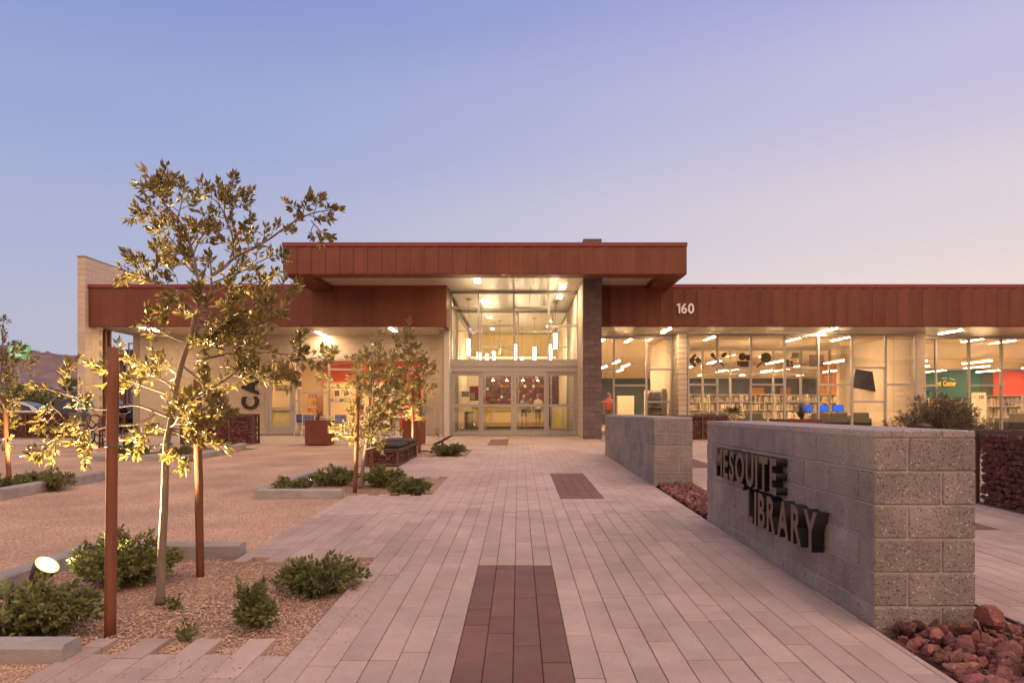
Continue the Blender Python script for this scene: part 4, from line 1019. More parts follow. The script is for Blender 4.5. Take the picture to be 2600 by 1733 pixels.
bl = thing('bollard', 'small dark dome topped bollard peeking over the end of the lettered wall', 'bollard', (PX(2345, 8.4), 8.4, gz(8.4)))
xb_ = PX(2345, 8.4); MB().lathe((xb_, 8.4, gz(8.4)), [(.04, 0), (.04, PZ(1086, 8.4)-gz(8.4))], 14).build('post', M_DARKM, bl, True); MB().lathe((xb_, 8.4, PZ(1086, 8.4)+.002), [(.06, 0), (.095, .012), (.085, .03), (.05, .05), (.01, .058)], 16).build('dome', M_DARKM, bl, True)
# ---- loose gravel chips near the camera
rnd = random.Random(21); pb = MB()
def chips(n, x0, x1, y0, y1, smin, smax, dz):
    for _ in range(n):
        x = rnd.uniform(x0, x1); y = rnd.uniform(y0, y1); s = rnd.uniform(smin, smax); o = len(pb.v); z = gz(y)+dz+s*.35
        a = rnd.uniform(0, 6.28); ca, sa = math.cos(a)*s, math.sin(a)*s
        pb.v += [(x+ca, y+sa, z-s*.2), (x-sa*.8, y+ca*.8, z), (x-ca, y-sa, z-s*.1), (x+sa*.8, y-ca*.8, z-s*.3), (x+rnd.gauss(0, s*.3), y+rnd.gauss(0, s*.3), z+s*.6)]
        pb.f += [(o, o+1, o+4), (o+1, o+2, o+4), (o+2, o+3, o+4), (o+3, o, o+4)]; pb.m += [0]*4
chips(14000, -3.75, -1.28, 3.78, 6.0, .004, .011, -.036); chips(2600, -2.42, -1.28, 3.66, 3.95, .004, .010, -.036); chips(3500, -3.2, -2.43, 2.9, 3.56, .004, .010, -.010)
chips(420, -1.26, -.95, 3.6, 6.2, .003, .007, .001); chips(200, -2.4, -1.2, 3.2, 3.66, .003, .007, .001); chips(9000, -7, -2.45, 6.15, 9.4, .004, .009, -.010); chips(2500, -6, -3.9, 3.8, 6.15, .004, .009, -.010)
pb.build('gravel', M_PEB, None, kind='stuff')

# ================================================================ floodlights of the trees
def floodlight(label, x, y, aim, power, size=.065, spot=94, show=True):
    z = gz(y)+.02; t = thing('floodlight', label, 'lamp', (x, y, z), 'ground floodlights aimed at the trees')
    head = Vector((x, y, z+.15)); d = (Vector(aim)-head).normalized(); bk = head-d*.11
    b = MB(); b.tube([bk-d*.05, bk-d*.045, bk, head-d*.02, head, head+d*.0118, head+d*.0121], [.02, .045, size*.72, size*1.0, size*1.06, size*1.10, size*.98], 18); b.build('body', M_DARKM, t, True)
    b = MB(); b.tube([(bk.x+.03, bk.y-.06, z-.06), (bk.x+.03, bk.y-.06, z+.012)], .06, 16).box(bk.x, bk.x+.03, bk.y-.08, bk.y-.02, z+.012, bk.z+.01); b.build('base', M_DARKM, t)
    b = MB(); b.tube([head+d*.0125, head+d*.016], size*.80, 20); b.build('lens', M_FLOOD, t); b = MB(); b.tube([head+d*.0123, head+d*.0128], size*1.04, 20); b.build('reflector_ring', M_FLOODR, t)
    ld = bpy.data.lights.new('flood', 'SPOT'); lo = bpy.data.objects.new('flood', ld); COL.objects.link(lo); lo.parent = t
    lo.location = head+d*.05-wloc(t); lo.rotation_euler = d.to_track_quat('-Z', 'Y').to_euler()
    ld.energy = power; ld.spot_size = R(spot); ld.spot_blend = 1.0; ld.shadow_soft_size = .05; ld.color = (1, .74, .36)
M_FLOODR = lamp_mat('floodlight_reflector', (1, .70, .28), 1.5)
M_FLOOD = lamp_mat('floodlight_lens', (1, .88, .60), 40)
floodlight('black floodlight with a bright lens on the gravel left of the tall stake', PX(118, 4.94), 4.94, (-2.28, 4.70, 1.62), 2400, .080)
floodlight('small bright floodlight sitting in the shrub left of the second tree', PX(786, 10.05), 10.05, (x2+.15, 10.8, 1.9), 700)
floodlight('floodlight hidden behind the benches below the third tree', PX(1020, 16.8), 16.75, (x3-.05, 17.3, 2.0), 600)
floodlight('floodlight in the shrubs below the tree at the left edge', PX(60, 10.75), 10.65, (PX(-5, 11), 11.0, 2.0), 380)
# ================================================================ inside the library
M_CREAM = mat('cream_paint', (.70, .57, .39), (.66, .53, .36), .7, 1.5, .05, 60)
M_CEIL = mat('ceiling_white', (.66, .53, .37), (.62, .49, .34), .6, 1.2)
M_YELLOW = mat('yellow_paint', (.66, .47, .13), (.62, .44, .12), .6, 2)
M_SLATE = mat('slate_blue_paint', (.060, .085, .105), (.05, .075, .095), .6, 2)
M_CORAL = mat('coral_paint', (.62, .075, .045), (.57, .07, .042), .6, 2)
M_ORANGE = mat('orange_red_paint', (.66, .13, .05), (.60, .115, .045), .6, 2)
M_TEAL = mat('teal_paint', (.018, .105, .098), (.015, .09, .085), .6, 2)
M_DKGREEN = mat('dark_green_paint', (.045, .06, .045), (.04, .052, .04), .6, 2)
M_WOODP = mat('orange_wood', (.50, .21, .055), (.38, .15, .04), .45, 6, .1, stretch=(1, 1, .2), var=.1)
M_CARPET = mat('library_carpet', (.22, .17, .13), (.17, .13, .10), .95, 12, .4, 200)
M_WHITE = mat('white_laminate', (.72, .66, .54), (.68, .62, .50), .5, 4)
M_SOFA = mat('dark_green_leather', (.008, .011, .010), (.012, .015, .013), .6, 7, .15, 80)
M_BOOKS = mat('book_spines', (.58, .48, .36), (.26, .18, .13), .6, 3, island=.85)
M_PAPER = mat('paper', (.74, .70, .60), (.6, .55, .45), .7, 12, island=.25)
M_STEEL = mat('brushed_steel', (.50, .46, .42), (.42, .39, .36), .35, 20, metal=.8)
M_BLACK = mat('black_plastic', (.02, .018, .018), (.028, .025, .025), .4, 8)
M_SCREEN = lamp_mat('blue_screen', (.03, .16, .85), 1.0)
# shell (all parts of the building)
MB().box(-15.36, 34, YD+.12, 52, F-.06, F-.003).build('floor', M_CARPET, LIB)
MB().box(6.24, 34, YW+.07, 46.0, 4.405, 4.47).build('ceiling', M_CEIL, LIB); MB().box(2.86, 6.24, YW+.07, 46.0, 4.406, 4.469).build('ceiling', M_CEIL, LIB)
MB().box(2.9, 21.5, 46.0, 46.2, F, 4.40).build('back_wall', M_SLATE, LIB)
MB().box(21.55, 27.05, 40.0, 40.2, F, 4.40).build('teal_wall', M_TEAL, LIB); MB().box(27.06, 27.8, 39.99, 40.19, F, 4.40).build('green_wall', M_DKGREEN, LIB); MB().box(27.81, 34, 39.98, 40.18, F, 4.40).build('coral_wall', M_CORAL, LIB)
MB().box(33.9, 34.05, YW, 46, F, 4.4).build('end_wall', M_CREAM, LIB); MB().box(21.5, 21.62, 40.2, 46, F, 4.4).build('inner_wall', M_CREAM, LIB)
MB().box(21.6, 34, 39.93, 39.99, 3.8, 4.40).build('bulkhead', M_CREAM, LIB); MB().box(2.9, 21.5, 45.2, 45.99, 3.5, 4.40).build('bulkhead', M_CREAM, LIB)
# boards of orange wood on the far wall
wp = MB(); wp.box(18.55, 20.5, 42.03, 42.2, F, 4.39); ww = wp.build('wood_wall', M_DARKM, LIB)
x = 18.55
while x < 20.45:
    MB().box(x+.006, x+.124, 42.0, 42.028, F, 4.39).build('wood_board', M_WOODP, ww); x += .13
MB().box(15.5, 16.5, 45.9, 45.99, F, 2.9).build('wood_door', M_WOODP, LIB); MB().box(17.6, 18.3, 45.9, 45.99, F, 2.9).build('wood_door', M_WOODP, LIB)
# inner glazed partition
glazing('inner_partition', 33.4, [6.5, 7.7, 9.0, 10.35, 12.45, 13.8, 15.2], F, 4.38, [[3.15]]*6, .09)
# lobby
MB().box(-2.88, -2.80, YD+4.91, 38.4, F, 5.82).build('lobby_wall', M_CREAM, LIB)
lw = MB(); lw.box(-2.86, -2.80, YD+.12, YD+4.9, F, 5.82); lw.build('lobby_wall', M_BMORT, LIB)
bb = MB(); z = F; r = 0
while z < 5.8:
    y = YD+.13-(.2 if r % 2 else 0)
    while y < YD+4.9:
        bb.box(-2.80, -2.765, max(y, YD+.13)+.004, min(y+.4064, YD+4.9)-.004, z+.004, min(z+BH, 5.82)-.004); y += .4064
    z += BH; r += 1
bb.build('wall_block', M_BEIGE, LIB, kind='stuff')
MB().box(-2.8, 2.24, 40, 40.2, F, 5.82).build('yellow_wall', M_YELLOW, LIB); MB().box(-2.79, 2.24, 38.45, 39.99, 4.2, 4.34).build('cove_shelf', M_CREAM, LIB)
MB().box(2.25, 2.83, YD+6.1, 40, F, 5.82).build('lobby_wall', M_CREAM, LIB)
MB().box(-2.79, 2.24, 38.40, 38.44, 3.12, 4.20).build('bulkhead', M_CREAM, LIB); MB().box(-2.79, -2.05, 38.40, 38.44, F, 3.12).build('lobby_wall', M_CREAM, LIB)
MB().box(-2.7, 2.1, 38.6, 38.75, 4.342, 4.38).build('cove_light', lamp_mat('cove_glow', (1, .80, .42), 3.5), LIB)
glazing('inner_glazing', 30.4, [-2.72, -1.66, -.02, 1.52, 2.18], F+2.75, 5.80, [[4.9], [4.2], [4.9], [4.2]], .06)
glazing('inner_doors', 30.4, [-2.72, -1.5, -.02, 1.45, 2.18], F, F+2.7, [[], [], [], []], .07)
# mosaic wall of coloured wooden tiles
aw = thing('mosaic_wall', 'wall of dark red and wooden square tiles behind the yellow desk', 'mosaic', (0, 38.3, F), None)
MB().box(-2.03, 2.22, 38.34, 38.39, F, 3.12).build('backing', M_DARKM, aw)
TC = [mat('tile_'+n_, c, None, .5, 6) for n_, c in (('maroon', (.13, .022, .028)), ('brown', (.15, .06, .04)), ('wood', (.40, .17, .06)), ('plum', (.10, .04, .055)), ('rust', (.28, .06, .035)), ('cream', (.62, .50, .32)), ('dark', (.05, .03, .03)))]
rnd = random.Random(17); tm = MB()
for i in range(26):
    for j in range(15):
        c = rnd.choices(range(7), (30, 16, 9, 20, 12, 5, 14))[0]; x = -2.0+i*.162; z = F+.85+j*.152; d = rnd.uniform(.02, .12)
        tm.box(x+.006, x+.156, 38.339-d, 38.339, z+.006, z+.146, c)
tm.build('tile', TC, aw, kind='stuff')
# reception desk
dk = thing('reception_desk', 'long yellow fronted reception desk seen through the sliding doors', 'desk', (-.4, 35.3, F))
MB().box(-2.45, 1.55, 35.3, 36.1, F+.08, F+.86).build('front_panel', M_YELLOW, dk); MB().box(-2.45, 1.55, 35.32, 36.1, F+.88, F+1.10).build('upper_panel', M_YELLOW, dk); MB().box(-2.5, 1.56, 35.27, 36.15, F+1.105, F+1.15).build('top', M_WHITE, dk); MB().box(-2.4, 1.5, 35.36, 36.0, F, F+.08).build('plinth', M_DARKM, dk)
ep = thing('desk_panel', 'pale yellow end panel right of the two visitors', 'panel', (2.0, 34.2, F)); MB().box(1.62, 2.2, 34.2, 34.3, F+.02, F+1.15).build('board', mat('pale_yellow', (.72, .62, .28), None, .6, 3), ep); MB().box(1.6, 2.22, 34.18, 34.32, F+1.151, F+1.18).build('top', M_WHITE, ep)
bn = thing('waste_bin', 'round steel waste bin behind the left fixed door leaf', 'bin', (-2.35, 31.2, F), None); b = MB(); b.lathe((PX(1192, 31.2), 31.2, F), [(.21, 0), (.22, .01), (.22, .80), (.20, .82)], 20); b.build('body', M_STEEL, bn, True); b = MB(); b.lathe((PX(1192, 31.2), 31.2, F+.80), [(.225, 0), (.225, .05), (.12, .07)], 20); b.build('lid', M_BLACK, bn, True)
# notices near the left door leaf
nt_ = thing('notice_board', 'red and teal poster behind the left door leaf', 'poster', (-2.2, 33, 1.9)); Yn = 33.0
MB().box(PX(1193, Yn), PX(1218, Yn), Yn, Yn+.02, PZ(1016, Yn), PZ(980, Yn)).build('sheet', mat('poster_red', (.36, .03, .05), (.30, .025, .045), .6, 3), nt_)
b = MB(); b.prism([(PX(1193, Yn), Yn-.003, PZ(1016, Yn)), (PX(1218, Yn), Yn-.003, PZ(1016, Yn)), (PX(1193, Yn), Yn-.003, PZ(992, Yn))], (0, .002, 0)); b.build('lower_band', mat('poster_teal', (.08, .14, .15), None, .6, 3), nt_)
for i, (xa, xb, ya, yb, lb) in enumerate(((1172, 1191, 993, 1007, 'grey notice sheet left of the red poster'), (1195, 1206, 997, 1013, 'pale notice sheet overlapping the red poster'))):
    MB().box(PX(xa, 32.5), PX(xb, 32.5), 32.5, 32.512, PZ(yb, 32.5), PZ(ya, 32.5)).build('notice', mat('notice_%d' % i, (.30, .30, .26) if i == 0 else (.50, .42, .28), None, .7, 4), None, label=lb, cat='notice')
# lobby pendants: frosted glass cylinders on cords
def pendant(x, y, z0, z1, zc, r, lit, label):
    t = thing('pendant_lamp', label, 'lamp', (x, y, zc), 'cylinder pendants in the lobby')
    b = MB(); b.lathe((x, y, 0), [(r, z0), (r, z1)], 16); b.build('shade', M_PEND if lit else M_STEEL, t, False)
    MB().lathe((x, y, 0), [(r*.8, z1+.001), (r*.8, z1+.04), (.01, z1+.06)], 12).build('cap', M_STEEL, t); MB().tube([(x, y, z1+.05), (x, y, zc-.03)], .006, 5).build('cord', M_BLACK, t)
    MB().lathe((x, y, zc-.04), [(.10, 0), (.10, .04)], 12).build('canopy_disc', M_STEEL, t)
for cx_, t0, t1, Y, lit, lb in ((362, 1095, 1330, 27.4, 1, 'glowing cylinder pendant at the upper left of the entrance glass'), (1690, 1010, 1230, 28.0, 1, 'highest glowing cylinder pendant at the right of the entrance glass'), (537, 1305, 1520, 34, 1, 'glowing cylinder pendant half hidden at the first mullion'), (640, 1320, 1530, 36, 1, 'glowing cylinder pendant right of the first mullion, low on the glass'), (750, 1285, 1480, 34.5, 1, 'glowing cylinder pendant left of the grey unlit one'), (838, 1125, 1320, 34, 0, 'grey unlit cylinder pendant'), (1073, 1180, 1400, 31.6, 1, 'glowing cylinder pendant behind the middle mullion'), (1180, 1365, 1560, 37, 1, 'lowest glowing cylinder pendant right of the middle mullion'), (1373, 1220, 1405, 33, 1, 'glowing cylinder pendant in the middle of the third bay'), (1608, 1180, 1405, 32, 1, 'glowing cylinder pendant behind the right mullion')):
    px_ = 1130+cx_*.16584; pendant(PX(px_, Y), Y, PZ(680+t1*.16584, Y), PZ(680+t0*.16584, Y), 5.82, .060 if Y < 30 else .066, lit, lb)
for px_, py_, lb in ((1230, 766, 'short bright ceiling light inside the entrance, left'), (1421, 753, 'short bright ceiling light inside the entrance, right')):
    X, Y = at_z(px_, py_, zSC); fixture(X, Y, zSC, .20, .62, lb)
def spot_row(x, y, z, label):
    t = thing('track_spot', label, 'light', (x, y, z), 'small spot lights over the reception desk'); MB().lathe((x, y, z-.16), [(.055, 0), (.05, .12), (.02, .16)], 10).build('housing', M_WHITE, t); MB().lathe((x, y, z-.172), [(.05, 0), (.05, .011)], 10).build('lens', M_LAMP, t)
for i, (px_, py_) in enumerate(((1252, 966), (1287, 966), (1328, 966), (1366, 966))):
    spot_row(PX(px_, 36.8), 36.8, PZ(py_-3, 36.8)+.1, 'small ceiling spot above the reception desk, %s' % ('leftmost of four', 'second of four from the left', 'third of four from the left', 'rightmost of four')[i])
# linear pendants of the reading room
def linear(x, y, z, ln, label, proto=[None]):
    if proto[0] is None:
        t = thing('linear_pendant', label, 'light', (0, 0, 0), 'linear pendants in the reading room'); b = MB(); b.box(-.05, .05, -ln/2, ln/2, -.0, .07, 0, .008); obj('housing', b.mesh('housing', M_WHITE), t); b = MB(); b.box(-.045, .045, -ln/2+.01, ln/2-.01, -.02, -.001); obj('tube', b.mesh('tube', M_LAMP), t)
        b = MB(); b.tube([(0, -ln*.36, .07), (0, -ln*.36, .86)], .004, 4).tube([(0, ln*.36, .07), (0, ln*.36, .86)], .004, 4); obj('cable', b.mesh('cable', M_STEEL), t); proto[0] = t; t.location = (x, y, z); return
    dup(proto[0], (x, y, z), None, label)
rows = [(30.4, 'front row'), (34.9, 'second row'), (38.4, 'third row'), (42.2, 'far row')]
colsX = [(4.35, 'beside the pillar'), (8.7, 'in the left part of the bay'), (11.4, 'in the middle of the bay'), (14.0, 'in the right part of the bay'), (17.6, 'behind the right pier'), (20.4, 'near the teal wall'), (23.4, 'near the coral wall'), (26.4, 'above the numbered shelf'), (29.4, 'at the far right')]
for Y, rl in rows:
    for X, cl in colsX:
        if Y > 39 and X > 21: continue
        linear(X, Y, 3.52 if Y < 33 else 3.58, 1.9, 'linear pendant lamp %s, %s of the reading room' % (cl, rl))
for X, Y, lb in ((4.75, 29.6, 'ceiling strip light just inside the window left of the block pier'), (PX(2012, 29.2), 29.2, 'ceiling strip light inside the bay window above the pictograms'), (PX(2545, 30.2), 30.2, 'ceiling strip light inside the far right window'), (8.0, 28.6, 'added ceiling strip light brightening the room inside the first bay panes'), (13.6, 28.9, 'added ceiling strip light brightening the room inside the last bay panes'), (3.6, 29.0, 'added ceiling strip light brightening the window beside the pillar'), (19.6, 29.4, 'added ceiling strip light brightening the room behind the desert bush')): fixture(X, Y, 4.40, .11, 1.5, lb, 0, M_LAMP)  # strips at the bay ends, pillar and bush are added for brightness
for X, Y, l in ((6.0-.9, 32.6, 'linear pendant above the white cabinet'), (5.4, 36.5, 'linear pendant far behind the magazine rack')): linear(X, Y, 3.5, 1.9, l)
# bookcases with rows of books
def bookcase(x0, y, wd, h, dep, nsh, label, seed, end=False):
    rnd = random.Random(seed); t = thing('bookcase', label, 'bookcase', (x0+wd/2, y+dep/2, F), 'white bookcases in the reading room'); z0 = F
    MB().box(x0, x0+.03, y, y+dep, z0, z0+h).build('side_panel', M_WHITE, t); MB().box(x0+wd-.03, x0+wd, y, y+dep, z0, z0+h).build('side_panel', M_WHITE, t); MB().box(x0+.03, x0+wd-.03, y+dep-.02, y+dep, z0, z0+h).build('back_panel', M_WHITE, t)
    bk = MB()
    for k in range(nsh+1):
        zz = z0+.08+(h-.11)*k/nsh; MB().box(x0+.03, x0+wd-.03, y+.01, y+dep-.02, zz, zz+.025).build('shelf', M_WHITE, t)
        if k == nsh: continue
        x = x0+.04; ch = (h-.11)/nsh-.03
        while x < x0+wd-.06:
            if rnd.random() < .10: x += rnd.uniform(.05, .22); continue
            if rnd.random() < .05 and x < x0+wd-.3:      # a book shown face out
                bk.box(x+.02, x+.19, y+.05, y+.07, zz+.03, zz+.03+ch*.8); x += .23; continue
            w_ = rnd.uniform(.018, .048); bk.box(x, x+w_-.002, y+.03+rnd.uniform(0, .04), y+.22, zz+.026, zz+.026+ch*rnd.uniform(.62, .92)); x += w_
    bk.build('books', M_BOOKS, t, kind='stuff'); return t
x = 8.55
for i in range(6):
    bookcase(x, 37.0, 1.7, 1.80, .36, 4, ('leftmost white bookcase of the row behind the bay window', 'second white bookcase from the left behind the bay window', 'third white bookcase from the left behind the bay window', 'fourth white bookcase from the left behind the bay window', 'fifth white bookcase from the left behind the bay window', 'rightmost white bookcase of the row behind the bay window')[i], 50+i); x += 1.78
for i in range(3): bookcase(22.62+i*1.75, 33.0, 1.7, 1.66, .36, 3, ('white bookcase right of the panel numbered 18', 'white bookcase at the right edge under the coral wall', 'last white bookcase beyond the right edge')[i], 70+i)
for i in range(2): bookcase(19.0+i*1.75, 34.5, 1.7, 1.55, .36, 3, ('white bookcase behind the desert bush, left', 'white bookcase behind the desert bush, right')[i], 80+i)
sp = thing('shelf_end_panel', 'white shelf end panel with the number 18', 'panel', (22.3, 33, F)); MB().box(22.12, 22.58, 32.98, 33.36, F, F+1.80).build('board', M_WHITE, sp)
letters(sp, '18', (22.25, 32.975, F+1.50), (1, 0, 0), (0, 0, 1), .15, .01, mat('red_print', (.30, .03, .02), None, .6), .008, .9, .02, .22)
tl = thing('wall_lettering', 'yellow letters nt Center on the teal wall behind the bush', 'sign', (24.5, 39.95, 2.8)); M_YL = mat('yellow_letter', (.80, .58, .05), None, .5)
Yt = 39.96; letters(tl, 'nt Center', (PX(2380, Yt), Yt, PZ(979, Yt)), (1, 0, 0), (0, 0, 1), .30, .03, M_YL, .014, .72, .03, PX(2424, Yt)-PX(2380, Yt))
b = MB()
for c_ in (2397, 2417):
    b.tube([(PX(c_+k, Yt), Yt-.01, PZ(959+(.06*k*k if c_ == 2397 else -.0)-(0 if c_ == 2397 else -.35*(k+8)), Yt)) for k in range(-6, 7, 2)], .022, 6)
b.build('flourish', M_WHITE, tl)
# magazine rack by the first windows
mr_ = thing('magazine_rack', 'tall slanted magazine rack in the window left of the block pier', 'rack', (5.9, 29.2, F)); MB().box(5.42, 5.47, 29.0, 29.5, F, F+1.80).build('side_panel', M_WHITE, mr_); MB().box(6.06, 6.24, 28.9, 29.5, F, F+1.84).build('end_panel', mat('sage_panel', (.30, .33, .26), None, .5, 4), mr_); MB().box(5.47, 6.05, 29.46, 29.5, F, F+1.8).build('back_panel', M_WHITE, mr_)
mg = MB(); rnd = random.Random(4)
for k in range(4):
    zz = F+.25+k*.40; MB().box(5.475, 6.055, 29.05, 29.45, zz, zz+.025).build('shelf', M_WHITE, mr_); x = 5.49
    while x < 6.02:
        mg.prism([(x, 29.10, zz+.03), (x+.012, 29.10, zz+.03), (x+.10, 29.10, zz+.30), (x+.088, 29.10, zz+.30)], (0, .22, 0)); x += rnd.uniform(.028, .05)
mg.build('magazines', M_PAPER, mr_, kind='stuff')
cb = thing('white_cabinet', 'plain white cabinet panel behind the first reading window', 'cabinet', (4.9, 31, F)); MB().box(PX(1568, 31), PX(1610, 31), 31, 31.4, F+.02, PZ(1006, 31)).build('body', M_WHITE, cb); MB().box(PX(1568, 31)-.01, PX(1610, 31)+.01, 30.99, 31.41, PZ(1006, 31)+.001, PZ(1006, 31)+.03).build('top', M_WHITE, cb)
# armchairs, desks and screens
def armchair(x, y, rz, label, proto=[None]):
    if proto[0] is None:
        t = thing('armchair', label, 'armchair', (0, 0, F), 'dark armchairs along the windows')
        for nm, bx_ in (('seat', (-.32, .32, -.30, .34, .16, .44)), ('backrest', (-.36, .36, -.46, -.29, .14, .84)), ('arm', (-.48, -.325, -.44, .36, .10, .62)), ('arm', (.325, .48, -.44, .36, .10, .62))):
            b = MB(); b.box(*bx_, 0, .05); obj(nm, b.mesh(nm, M_SOFA), t)
        for sx_ in (-.38, .38):
            for sy_ in (-.36, .28): b = MB(); b.tube([(sx_, sy_, 0), (sx_, sy_, .12)], .022, 8); obj('leg', b.mesh('leg', M_BLACK), t)
        proto[0] = t; t.location = (x, y, F); t.rotation_euler = (0, 0, rz); return
    dup(proto[0], (x, y, F), rz, label)
for i, (px_, Y, rz, lb) in enumerate(((1772, 28.6, .2, 'dark armchair just right of the block pier'), (1822, 28.9, -.15, 'dark armchair beside the potted plant'), (1905, 28.7, .1, 'dark armchair left of the yucca planter'), (2072, 28.5, 0, 'dark armchair right of the yucca planter'), (2118, 28.5, 0, 'dark armchair below the second blue screen'), (2172, 28.6, 0, 'dark armchair left of the television wall'), (2565, 29.3, .1, 'dark armchair at the right edge under the coral wall'))): armchair(PX(px_, Y), Y, rz, lb)
def monitor(x, y, label, rz=0., proto=[None]):
    if proto[0] is None:
        t = thing('computer_screen', label, 'monitor', (0, 0, 0), 'blue computer screens'); b = MB(); b.box(-.25, .25, -.02, .02, .12, .43, 0, .006); obj('case', b.mesh('case', M_BLACK), t); b = MB(); b.box(-.232, .232, -.024, -.0205, .138, .412); obj('screen', b.mesh('screen', M_SCREEN), t); b = MB(); b.box(-.03, .03, -.0, .03, .01, .12).box(-.12, .12, -.07, .08, 0, .012); obj('stand', b.mesh('stand', M_BLACK), t); proto[0] = t; t.location = (x, y, F+.75); return
    dup(proto[0], (x, y, F+.75), None, label)
Ym = 31.6
dt = thing('computer_desk', 'long white desk carrying the blue computer screens', 'desk', (14.2, Ym, F)); MB().box(12.9, 15.4, Ym-.35, Ym+.35, F+.71, F+.748, 0, .006).build('top', M_WHITE, dt)
for x in (12.96, 15.30): MB().box(x, x+.05, Ym-.3, Ym+.3, F, F+.709).build('leg', M_WHITE, dt)
for px_, lb in ((2049, 'leftmost blue computer screen'), (2089, 'middle blue computer screen'), (2127, 'rightmost blue computer screen')): monitor(PX(px_, Ym), Ym, lb)
tv = thing('television', 'dark television tilted on a bracket from the block wall', 'television', (PX(2204, 30.1), 30.1, PZ(966, 30.1)), None); b = MB(); b.box(-.60, .60, -.03, .03, -.44, .44, 0, .01); o = obj('case', b.mesh('case', M_BLACK), tv); b = MB(); b.box(-.57, .57, -.036, -.0305, -.41, .41); o2 = obj('screen', b.mesh('screen', mat('dark_screen', (.012, .010, .009), (.02, .016, .013), .2, 2)), tv)
for q in (o, o2): q.rotation_euler = (R(-16), R(12), R(-28))
MB().tube([tv.location+Vector((.02, .06, 0)), (15.4, 30.5, tv.location.z+.05), (15.59, 30.6, tv.location.z+.05)], .03, 8).box(15.56, 15.599, 30.45, 30.75, tv.location.z-.12, tv.location.z+.22).build('bracket', M_BLACK, tv)
pp = thing('potted_plant', 'leafy potted plant on a low table inside the bay window', 'plant', (PX(1862, 28.2), 28.2, F)); MB().lathe((PX(1862, 28.2), 28.2, F+.60), [(.10, 0), (.15, .05), (.17, .22), (.15, .22)], 14).build('pot', M_WHITE, pp, True)
lv = MB(); rnd = random.Random(6)
for i in range(90):
    a = rnd.uniform(0, 6.28); leaf(lv, Vector((PX(1862, 28.2)+rnd.gauss(0, .05), 28.2+rnd.gauss(0, .05), F+.80)), Vector((math.cos(a), math.sin(a), rnd.uniform(-.3, 1.6))), rnd.uniform(.25, .50), .09, rnd)
lv.build('foliage', mat('house_plant_leaf', (.13, .16, .03), (.2, .2, .05), .5, 6, island=.3), pp)
lt = thing('side_table', 'low dark table under the potted plant', 'table', (PX(1862, 28.2), 28.2, F)); MB().box(PX(1862, 28.2)-.35, PX(1862, 28.2)+.35, 27.95, 28.5, F+.55, F+.598).build('top', M_DARKM, lt)
for sx_ in (-.3, .3):
    for sy_ in (-.2, .22): MB().box(PX(1862, 28.2)+sx_-.02, PX(1862, 28.2)+sx_+.02, 28.2+sy_-.02, 28.2+sy_+.02, F, F+.549).build('leg', M_DARKM, lt)
# vinyl pictograms stuck on the bay glass
M_VINYL = mat('brown_vinyl', (.075, .045, .03), None, .6)
Yg = YB-.012
def poly_sign(name, polys, label):
    b = MB()
    for pl in polys: b.prism([(PX(x, Yg), Yg, PZ(y, Yg)) for x, y in pl], (0, .002, 0))
    b.build(name, M_VINYL, None, label=label, cat='decal', group='dark pictograms on the bay window glass')
def c6(*p): return [(1500+x*.236, 780+y*.236) for x, y in p]
def circ(x, y, r, n=20): return c6(*[(x+r*math.cos(-2*math.pi*i/n), y+r*math.sin(-2*math.pi*i/n)) for i in range(n)])
poly_sign('window_decal', [c6((1120, 495), (1047, 570), (1090, 612), (1112, 585), (1125, 560), (1112, 545), (1140, 520)), c6((1150, 530), (1120, 565), (1150, 612), (1195, 575)), c6((1105, 590), (1080, 625), (1110, 650), (1140, 615))], 'diamond made of three dark pieces on the first bay pane')
poly_sign('window_decal', [c6((1310, 485), (1283, 515), (1312, 545), (1345, 520)), c6((1315, 545), (1430, 635), (1440, 625), (1335, 530)), c6((1400, 545), (1302, 630), (1310, 640), (1412, 555)), c6((1470, 485), (1425, 492), (1405, 515), (1412, 540), (1440, 535), (1458, 510))], 'crossed pencil and brush pictogram across the first bay mullion')
poly_sign('window_decal', [circ(1630, 530, 40), circ(1690, 540, 32), c6((1600, 580), (1600, 640), (1700, 640), (1700, 580)), c6((1578, 568), (1578, 635), (1598, 620), (1598, 590))], 'film camera pictogram on the second bay pane')
poly_sign('window_decal', [circ(1885, 543, 57), c6((1838, 580), (1780, 640), (1792, 652), (1850, 592))], 'magnifying glass pictogram on the third bay pane')
poly_sign('window_decal', [circ(2117, 582, 22), circ(2158, 592, 18), circ(2120, 628, 26), circ(2165, 632, 20), c6((2165, 487), (2158, 535), (2150, 548), (2175, 543), (2235, 543), (2240, 487))], 'people and speech bubble pictogram on the fourth bay pane')
poly_sign('window_decal', [[(2050+x*.236, 780+y*.236) for x, y in ((20, 510), (20, 640), (178, 640), (178, 510))], [(2050+x*.236, 780+y*.236) for x, y in ((160, 490), (185, 520), (190, 512), (166, 484))]], 'dark square pictogram beside the fifth bay mullion')
